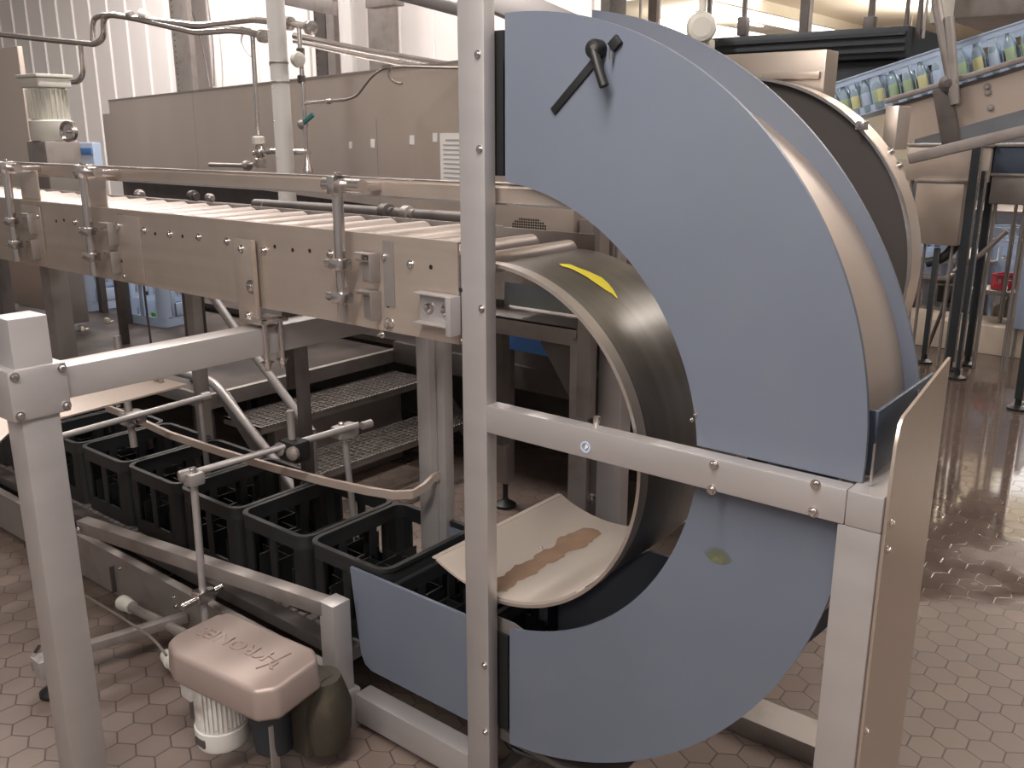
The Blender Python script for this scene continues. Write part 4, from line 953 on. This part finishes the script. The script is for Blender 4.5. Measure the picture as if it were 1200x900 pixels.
MB().box(xf(800, 60, yb), xf(968, 70, yb), yb, yb+.10, zf(920, 122, yb), zf(980, 57, yb), .004).build('body', 'sheet', t)
MB().box(xf(895, 95, yb), xf(962, 92, yb), yb-.018, yb, zf(930, 93, yb), zf(930, 85, yb), .002).build('ledge', 'sheet', t)
MB().box(xf(940, 200, yb+.03), xf(955, 200, yb+.03), yb+.03, yb+.08, 0, zf(950, 120, yb), .003).build('stand', 'old', t)
# inclined conveyor with light blue crates full of bottles
YI = 4.5
a = at(1040, 165, 'Y', YI); c = at(1200, 131, 'Y', YI); a1 = at(1040, 128, 'Y', YI); c1 = at(1200, 80, 'Y', YI)
dI = (c1-a1).normalized(); upI = Vector((-dI.z, 0, dI.x)); tl = math.atan2(dI.z, dI.x)
t = thing('inclined_conveyor', 'inclined stainless conveyor carrying light blue bottle crates at the upper right', 'conveyor', (a.x, YI, 0))
e1 = a1+dI*3.2; hgt = (a1-a).dot(upI)
MB().prism([(a1.x, a1.z), (e1.x, e1.z), ((e1-upI*.22).x, (e1-upI*.22).z), ((a1-upI*.22).x, (a1-upI*.22).z)], 'Y', YI, YI+.01).build('side_plate', 'tan', t)
q0 = a1-upI*.005; q1 = e1-upI*.005
MB().prism([(q0.x, q0.z), (q1.x, q1.z), ((q1+upI*.02).x, (q1+upI*.02).z), ((q0+upI*.02).x, (q0+upI*.02).z)], 'Y', YI-.01, YI+.5).build('belt', 'dark', t)
MB().bar(a1+upI*.045+Vector((0, -.03, 0)), e1+upI*.045+Vector((0, -.03, 0)), .03, .03, .004).build('guide_rail', 'old', t)
for py0, px0 in ((-5, 1096), (20, 1112)):
    p = at(1120, 118, 'Y', YI-.06); q = at(px0, py0, 'Y', YI-.06); MB().cyl(p+Vector((0, 0, -.02)), q, .028, 14).build('upright_rod', 'old', t)
p = at(1106, 115, 'Y', YI-.03); MB().bar(p+upI*.06, p-upI*.30, .10, .05, .004, (0, 1, 0)).build('clamp_plate', 'dark', t)
p = at(1112, 98, 'Y', YI-.05); MB().lathe(p, (0, -1, 0), [(.05, 0), (.05, .03), (.02, .04)], 16).build('clamp', 'dark', t)
for (px, py) in ((1157, 102), (1158, 109), (1161, 127)): MB().bolt(at(px, py, 'Y', YI), (0, -1, 0), .015, .01).build('bolt', 'old', t)
MB().bar(at(1066, 186, 'Y', YI-.3), at(1215, 150, 'Y', YI-.3), .08, .06, .006).build('lower_beam', 'old', t)
def slope_crate(px, py, label, L):
    p = at(px, py, 'Y', YI); o = copy_tree(b0) ; 
    for ch in list(o.children):
        if ch.name.startswith('round_emblem'): bpy.data.objects.remove(ch)
    base = a1+dI*((p-a1).dot(dI))+upI*.016
    o.location = base+Vector((0, .22, 0)); o.rotation_euler = (0, -tl, 0); o.scale = (L/.38, 1, .86); o['label'] = label; o['group'] = 'light blue crates of bottles on the inclined conveyor'
    return o
def bottle(label, capmat):
    t = thing('bottle', label, 'bottle', (0, 0, 0), 'bottles in the crates on the inclined conveyor')
    MB().lathe((0, 0, 0), (0, 0, 1), [(.028, 0), (.030, .004), (.030, .13), (.024, .16), (.013, .19), (.012, .225)], 14).build('glass', 'glassb', t)
    MB().lathe((0, 0, .04), (0, 0, 1), [(.0303, 0), (.0305, .001), (.0305, .075), (.0303, .076)], 14).build('label_band', capmat, t)
    MB().lathe((0, 0, .222), (0, 0, 1), [(.0135, 0), (.015, .002), (.015, .015), (.012, .018)], 12).build('cap', 'bright', t)
    return t
protoB = {'labelg': None, 'labely': None, 'lblue': None}
for (px, py, L, cl, cols) in ((1000, 135, .36, 'small part of', ('lblue', 'labelg', 'labely', 'lblue', 'labelg')), (1063, 122, .46, 'middle', ('labely', 'labelg', 'labelg', 'labely', 'lblue')), (1165, 92, .46, 'rightmost', ('labelg', 'labely', 'lblue', 'labelg', 'labelg')), (1268, 62, .46, 'last', ('labelg', 'labelg', 'labelg', 'labelg', 'lblue'))):
    if px > 1200: continue
    lb = {1000: 'light blue crate of bottles at the foot of the inclined conveyor, partly hidden', 1063: 'light blue crate with yellow and green labelled bottles, left of the slanting rod', 1165: 'light blue crate of green labelled bottles at the right photo edge, right of the rod'}[px]
    o = slope_crate(px, py, lb, L)
    for i in range(5):
        for j in range(2):
            u = (-L/2+L*(i+.5)/5)*.93; v = -.12+.07*j
            k = cols[i]
            kind = {'labelg': 'green-labelled', 'labely': 'yellow-labelled', 'lblue': 'blue-labelled'}[k]
            wh = {1000: 'of the lowest sloping crate', 1063: 'of the middle sloping crate', 1165: 'of the uppermost sloping crate'}[px]
            lb2 = '%s glass bottle, %s in the %s row %s' % (kind, ('leftmost', 'second from left', 'middle one', 'second from right', 'rightmost')[i], ('front', 'second')[j], wh)
            if protoB[k] is None: bo = protoB[k] = bottle(lb2, k)
            else: bo = copy_tree(protoB[k]); bo['label'] = lb2
            bo.location = o.location+dI*u+Vector((0, v, 0))+upI*.012; bo.rotation_euler = (0, -tl, 0)
# dark machine canopy and hangers above
t = thing('machine_canopy', 'long dark machine canopy hanging behind the tops of both turners', 'machine', (xf(950, 60, 5.5), 5.5, zf(950, 60, 5.5)))
yc = 5.5
MB().box(xf(760, 62, yc), xf(1062, 62, yc), yc, yc+1.2, zf(960, 72, yc), zf(960, 36, yc), .02).build('upper_deck', 'darkblue', t)
MB().box(xf(900, 85, yc), xf(1045, 85, yc), yc+.1, yc+1.0, zf(960, 118, yc), zf(960, 72, yc), .02).build('lower_body', 'darkblue', t)
for k in range(3): MB().box(xf(765, 62, yc), xf(1060, 62, yc), yc-.03, yc, zf(960, 45+k*9, yc)-.012, zf(960, 45+k*9, yc)+.012).build('rail', 'darkblue', t)
for i, (px, wd) in enumerate(((731, 2), (749, 2), (763, 9), (770, 3), (829, 4), (870, 4), (940, 9), (948, 3), (1018, 6), (1060, 4), (1075, 5), (1082, 3))):
    a = xf(px-wd/2, 40, 5.6); c = xf(px+wd/2, 40, 5.6); o = MB().box(a, c, 5.6, 5.6+(c-a), zf(px, 45 if px > 800 else 110, 5.6), 6.4).build('hanger_rod', 'dark' if wd > 3 else 'old')
    tag(o, {731: 'hanger rod farthest left, just right of the corrugated wall end', 749: 'second thin hanger rod right of the corrugated wall end', 763: 'broad grey hanger bar left of the round fan housing', 770: 'slim hanger touching the broad bar left of the round fan housing', 829: 'hanger rod directly beside the round fan housing', 870: 'hanger with a thick dark sleeve, the one nearer the fan housing', 940: 'broad grey hanger bar over the middle of the dark canopy', 948: 'slim hanger touching the broad bar over the middle of the canopy', 1018: 'hanger with a thick dark sleeve, near the right end of the canopy', 1060: 'dark hanger at the very right end of the canopy', 1075: 'hanger just left of the slanting conveyor rod', 1082: 'thinnest hanger beside the slanting conveyor rod'}[px], 'hanger', 'steel hangers under the hall ceiling')
    if px in (870, 1018): MB().box(a-.02, c+.02, 5.57, 5.65, zf(px, 42, 5.6), zf(px, 20, 5.6), .004).build('sleeve', 'dark', o)
p = at(822, 32, 'Y', 5.2)
t = thing('round_junction', 'pale round fan housing hanging on a rod under the hall ceiling', 'housing', (p.x, 5.2, p.z))
MB().lathe(p, (.6, -1, 0), [(.06, -.12), (.10, -.10), (.115, 0), (.10, .04), (.07, .05)], 24).build('body', 'cream', t)
MB().cyl((p.x-.05, 5.3, p.z-.25), (p.x-.05, 5.3, 6.3), .03, 12).build('rod', 'cream', t)
MB().box(p.x-.13, p.x+.05, 5.25, 5.35, p.z-.22, p.z-.08, .02).build('lower_box', 'cream', t)
# duct at the very top right
o = MB().box(xf(1108, 10, 6.5), xf(1108, 10, 6.5)+4, 6.5, 8, zf(1150, 20, 6.5), zf(1150, 20, 6.5)+1.1, .02).build('air_duct', 'old'); tag(o, 'grey green air duct box at the top right corner', 'duct')
o = MB().box(xf(1090, 10, 6.2), xf(1105, 10, 6.2), 6.2, 6.6, zf(1090, 28, 6.2), zf(1090, 28, 6.2)+1.0, .02).build('white_cabinet', 'cream'); tag(o, 'pale box hanging left of the top right air duct', 'box')
# machine bodies at the right
def mbox(name, label, px0, py0, px1, py1, y, dep, mat, cat='machine', feet=False, zb=None):
    z0 = zf((px0+px1)/2, py1, y) if zb is None else zb; z1 = zf((px0+px1)/2, py0, y); x0 = xf(px0, (py0+py1)/2, y); x1 = xf(px1, (py0+py1)/2, y)
    t = thing(name, label, cat, ((x0+x1)/2, y+dep/2, 0))
    MB().box(x0, x1, y, y+dep, z0, z1, .01).build('body', mat, t)
    MB().box(x0-.01, x1+.01, y-.01, y+dep+.01, z1, z1+.02, .004).build('top_edge', 'old', t)
    for xx in (x0+.04, x1-.04):
        for yy in (y+.05, y+dep-.05): MB().cyl((xx, yy, 0), (xx, yy, z0), .011, 10).build('leg', 'old', t)
    return t, (x0, x1, z0, z1)
mbox('conveyor_housing', 'beige housing under the inclined conveyor right of the second turner', 1070, 214, 1126, 287, 5.5, .3, 'sheet', 'housing')
mbox('conveyor_housing', 'pale grey upper housing panel just below the inclined conveyor', 1062, 172, 1160, 213, 5.55, .3, 'panel', 'housing')
mbox('filling_machine', 'dark blue machine panel at the right photo edge above the grey cabinet', 1164, 172, 1215, 206, 5.6, .8, 'navy')
mbox('filling_machine', 'grey cabinet below the dark blue panel at the right photo edge', 1160, 207, 1215, 240, 5.6, .8, 'old')
mbox('bottling_machine', 'blue grey machine with a dark window behind the steel legs at right', 1082, 306, 1160, 362, 6.9, .8, 'hallsteel')
mbox('bottling_machine', 'taller light blue cabinet at the right photo edge', 1190, 285, 1225, 388, 6.1, .6, 'lblue')
mbox('bottling_machine', 'dark window of the blue grey machine, left of the light blue cabinet', 1098, 335, 1122, 355, 6.8, .08, 'black')  # thin black box stands for the machine's dark window
for i, (px, py, c_, lb) in enumerate(((1084, 318, 'lblue', 'leftmost distant light blue crate seen between the steel legs'), (1104, 300, 'lblue', 'distant light blue crate beneath the beige housing'), (1158, 330, 'lblue', 'distant light blue crate behind the tall dark legs'), (1176, 300, 'lblue', 'distant light blue crate high on the far line at right'), (1176, 338, 'red', 'small distant red crate beside the light blue cabinet'), (1186, 320, 'lblue', 'distant light blue crate next to the blue cabinet'))):
    p = at(px, py, 'Y', (6.72, 6.6, 7.9, 8.6, 6.62, 7.2)[i]); o = copy_tree(b0); o.location = p; o['label'] = lb; o['group'] = 'distant crates between the steel legs'; o.rotation_euler = (0, 0, .3*i)
    if c_ == 'red':
        o.scale = (.45, .45, .4)
        for ch in o.children: ch.data = ch.data.copy(); ch.data.materials[0] = M['red']
    for ch in list(o.children):
        if ch.name.startswith(('round_emblem', 'divider')): bpy.data.objects.remove(ch)
    b = MB(); b.box(p.x-.22, p.x+.22, p.y-.15, p.y+.15, p.z-.04, p.z-.003, .004); s_ = b.build('roller_bed', 'old')
    for dx in (-.18, .18): MB().cyl((p.x+dx, p.y, 0), (p.x+dx, p.y, max(.02, p.z-.04)), .015, 8).build('leg', 'dark', s_)
    tag(s_, 'short distant roller bed carrying the '+('leftmost crate', 'crate beneath the beige housing', 'crate behind the dark legs', 'highest crate', 'red crate', 'crate beside the blue cabinet')[i], 'conveyor')
def vpost(pxb, pyb, pxt, pyt, wpx, label, mat='darkblue', name='support_stand'):
    p = at(pxb, pyb, 'Z', 0); top = at(pxt, pyt, 'Y', p.y).z; dist = (p-CAM).dot(fwd); wd = .62*wpx*dist/FPX
    t = thing(name, label, 'leg', (p.x, p.y, 0))
    MB().box(p.x-wd/2, p.x+wd/2, p.y-wd/2, p.y+wd/2, .07, top, .003).build('tube', mat, t)
    MB().box(p.x+wd/2, p.x+wd/2+.008, p.y-wd/2, p.y-wd/2+.02, .07, top).build('bright_edge', 'bright', t)
    MB().lathe((p.x, p.y, 0), (0, 0, 1), [(.06, 0), (.06, .015), (.02, .03), (.016, .08)], 14).build('foot', 'black', t)
for a in ((1082, 425, 1091, 290, 9, 'slim dark steel leg nearest the outer edge of the crate turner'), (1112, 434, 1128, 172, 15, 'tall square leg with bright edge under the inclined conveyor'), (1121, 444, 1137, 200, 7, 'tall dark leg just right of the square bright-edged leg'), (1133, 428, 1150, 205, 12, 'tall dark steel leg third from the turner'), (1167, 407, 1176, 262, 6, 'dark adjustable leg on a round foot among the hall machines'), (1192, 480, 1205, 150, 14, 'thick dark leg on a foot at the right photo edge')):
    vpost(*a)
vpost(1156, 394, 1164, 330, 7, 'pale blue machine leg between the dark legs', 'lblue'); vpost(1179, 400, 1183, 262, 5, 'slim pale grey leg near the light blue cabinet', 'frame')
pipe('brace_rod', 'thin diagonal brace crossing between the steel legs at right', [at(1116, 334, 'Y', 5.9), at(1084, 415, 'Y', 5.9)], .014, 'dark', .02, 'brace')
pipe('brace_rod', 'long thin rod slanting up to the right across the hall legs', [at(1118, 318, 'Y', 5.5), at(1150, 298, 'Y', 5.5), at(1180, 270, 'Y', 5.5)], .018, 'old', .02, 'brace')
pipe('curved_hose', 'dark curved hose under the beige housing', [at(1086, 308, 'Y', 5.6), at(1105, 303, 'Y', 5.6), at(1118, 290, 'Y', 5.6), at(1121, 276, 'Y', 5.6)], .035, 'conduit', .1, 'hose')
pipe('floor_hose', 'thin pale hose under the lower blue plate beside the tall upright', [at(590, 862, 'Y', .10), at(600, 878, 'Y', .10), at(640, 893, 'Y', .12), at(680, 905, 'Y', .2)], .008, 'conduit', .1, 'hose')
mbox('filling_machine', 'wide dark teal machine body far behind the steel legs at right', 1100, 248, 1200, 300, 9.5, 1.5, 'hallsteel')
mbox('filling_machine', 'pale low cabinet with bright top among the hall machines', 1150, 300, 1172, 322, 7.6, .5, 'cream')
o = MB().box(at(1050, 360, 'Y', 11).x, at(1260, 360, 'Y', 11).x, 11, 11.1, 0, 2.4).build('machine_partition', 'hallsteel'); tag(o, 'grey blue partition closing the view behind the distant machines', 'partition')
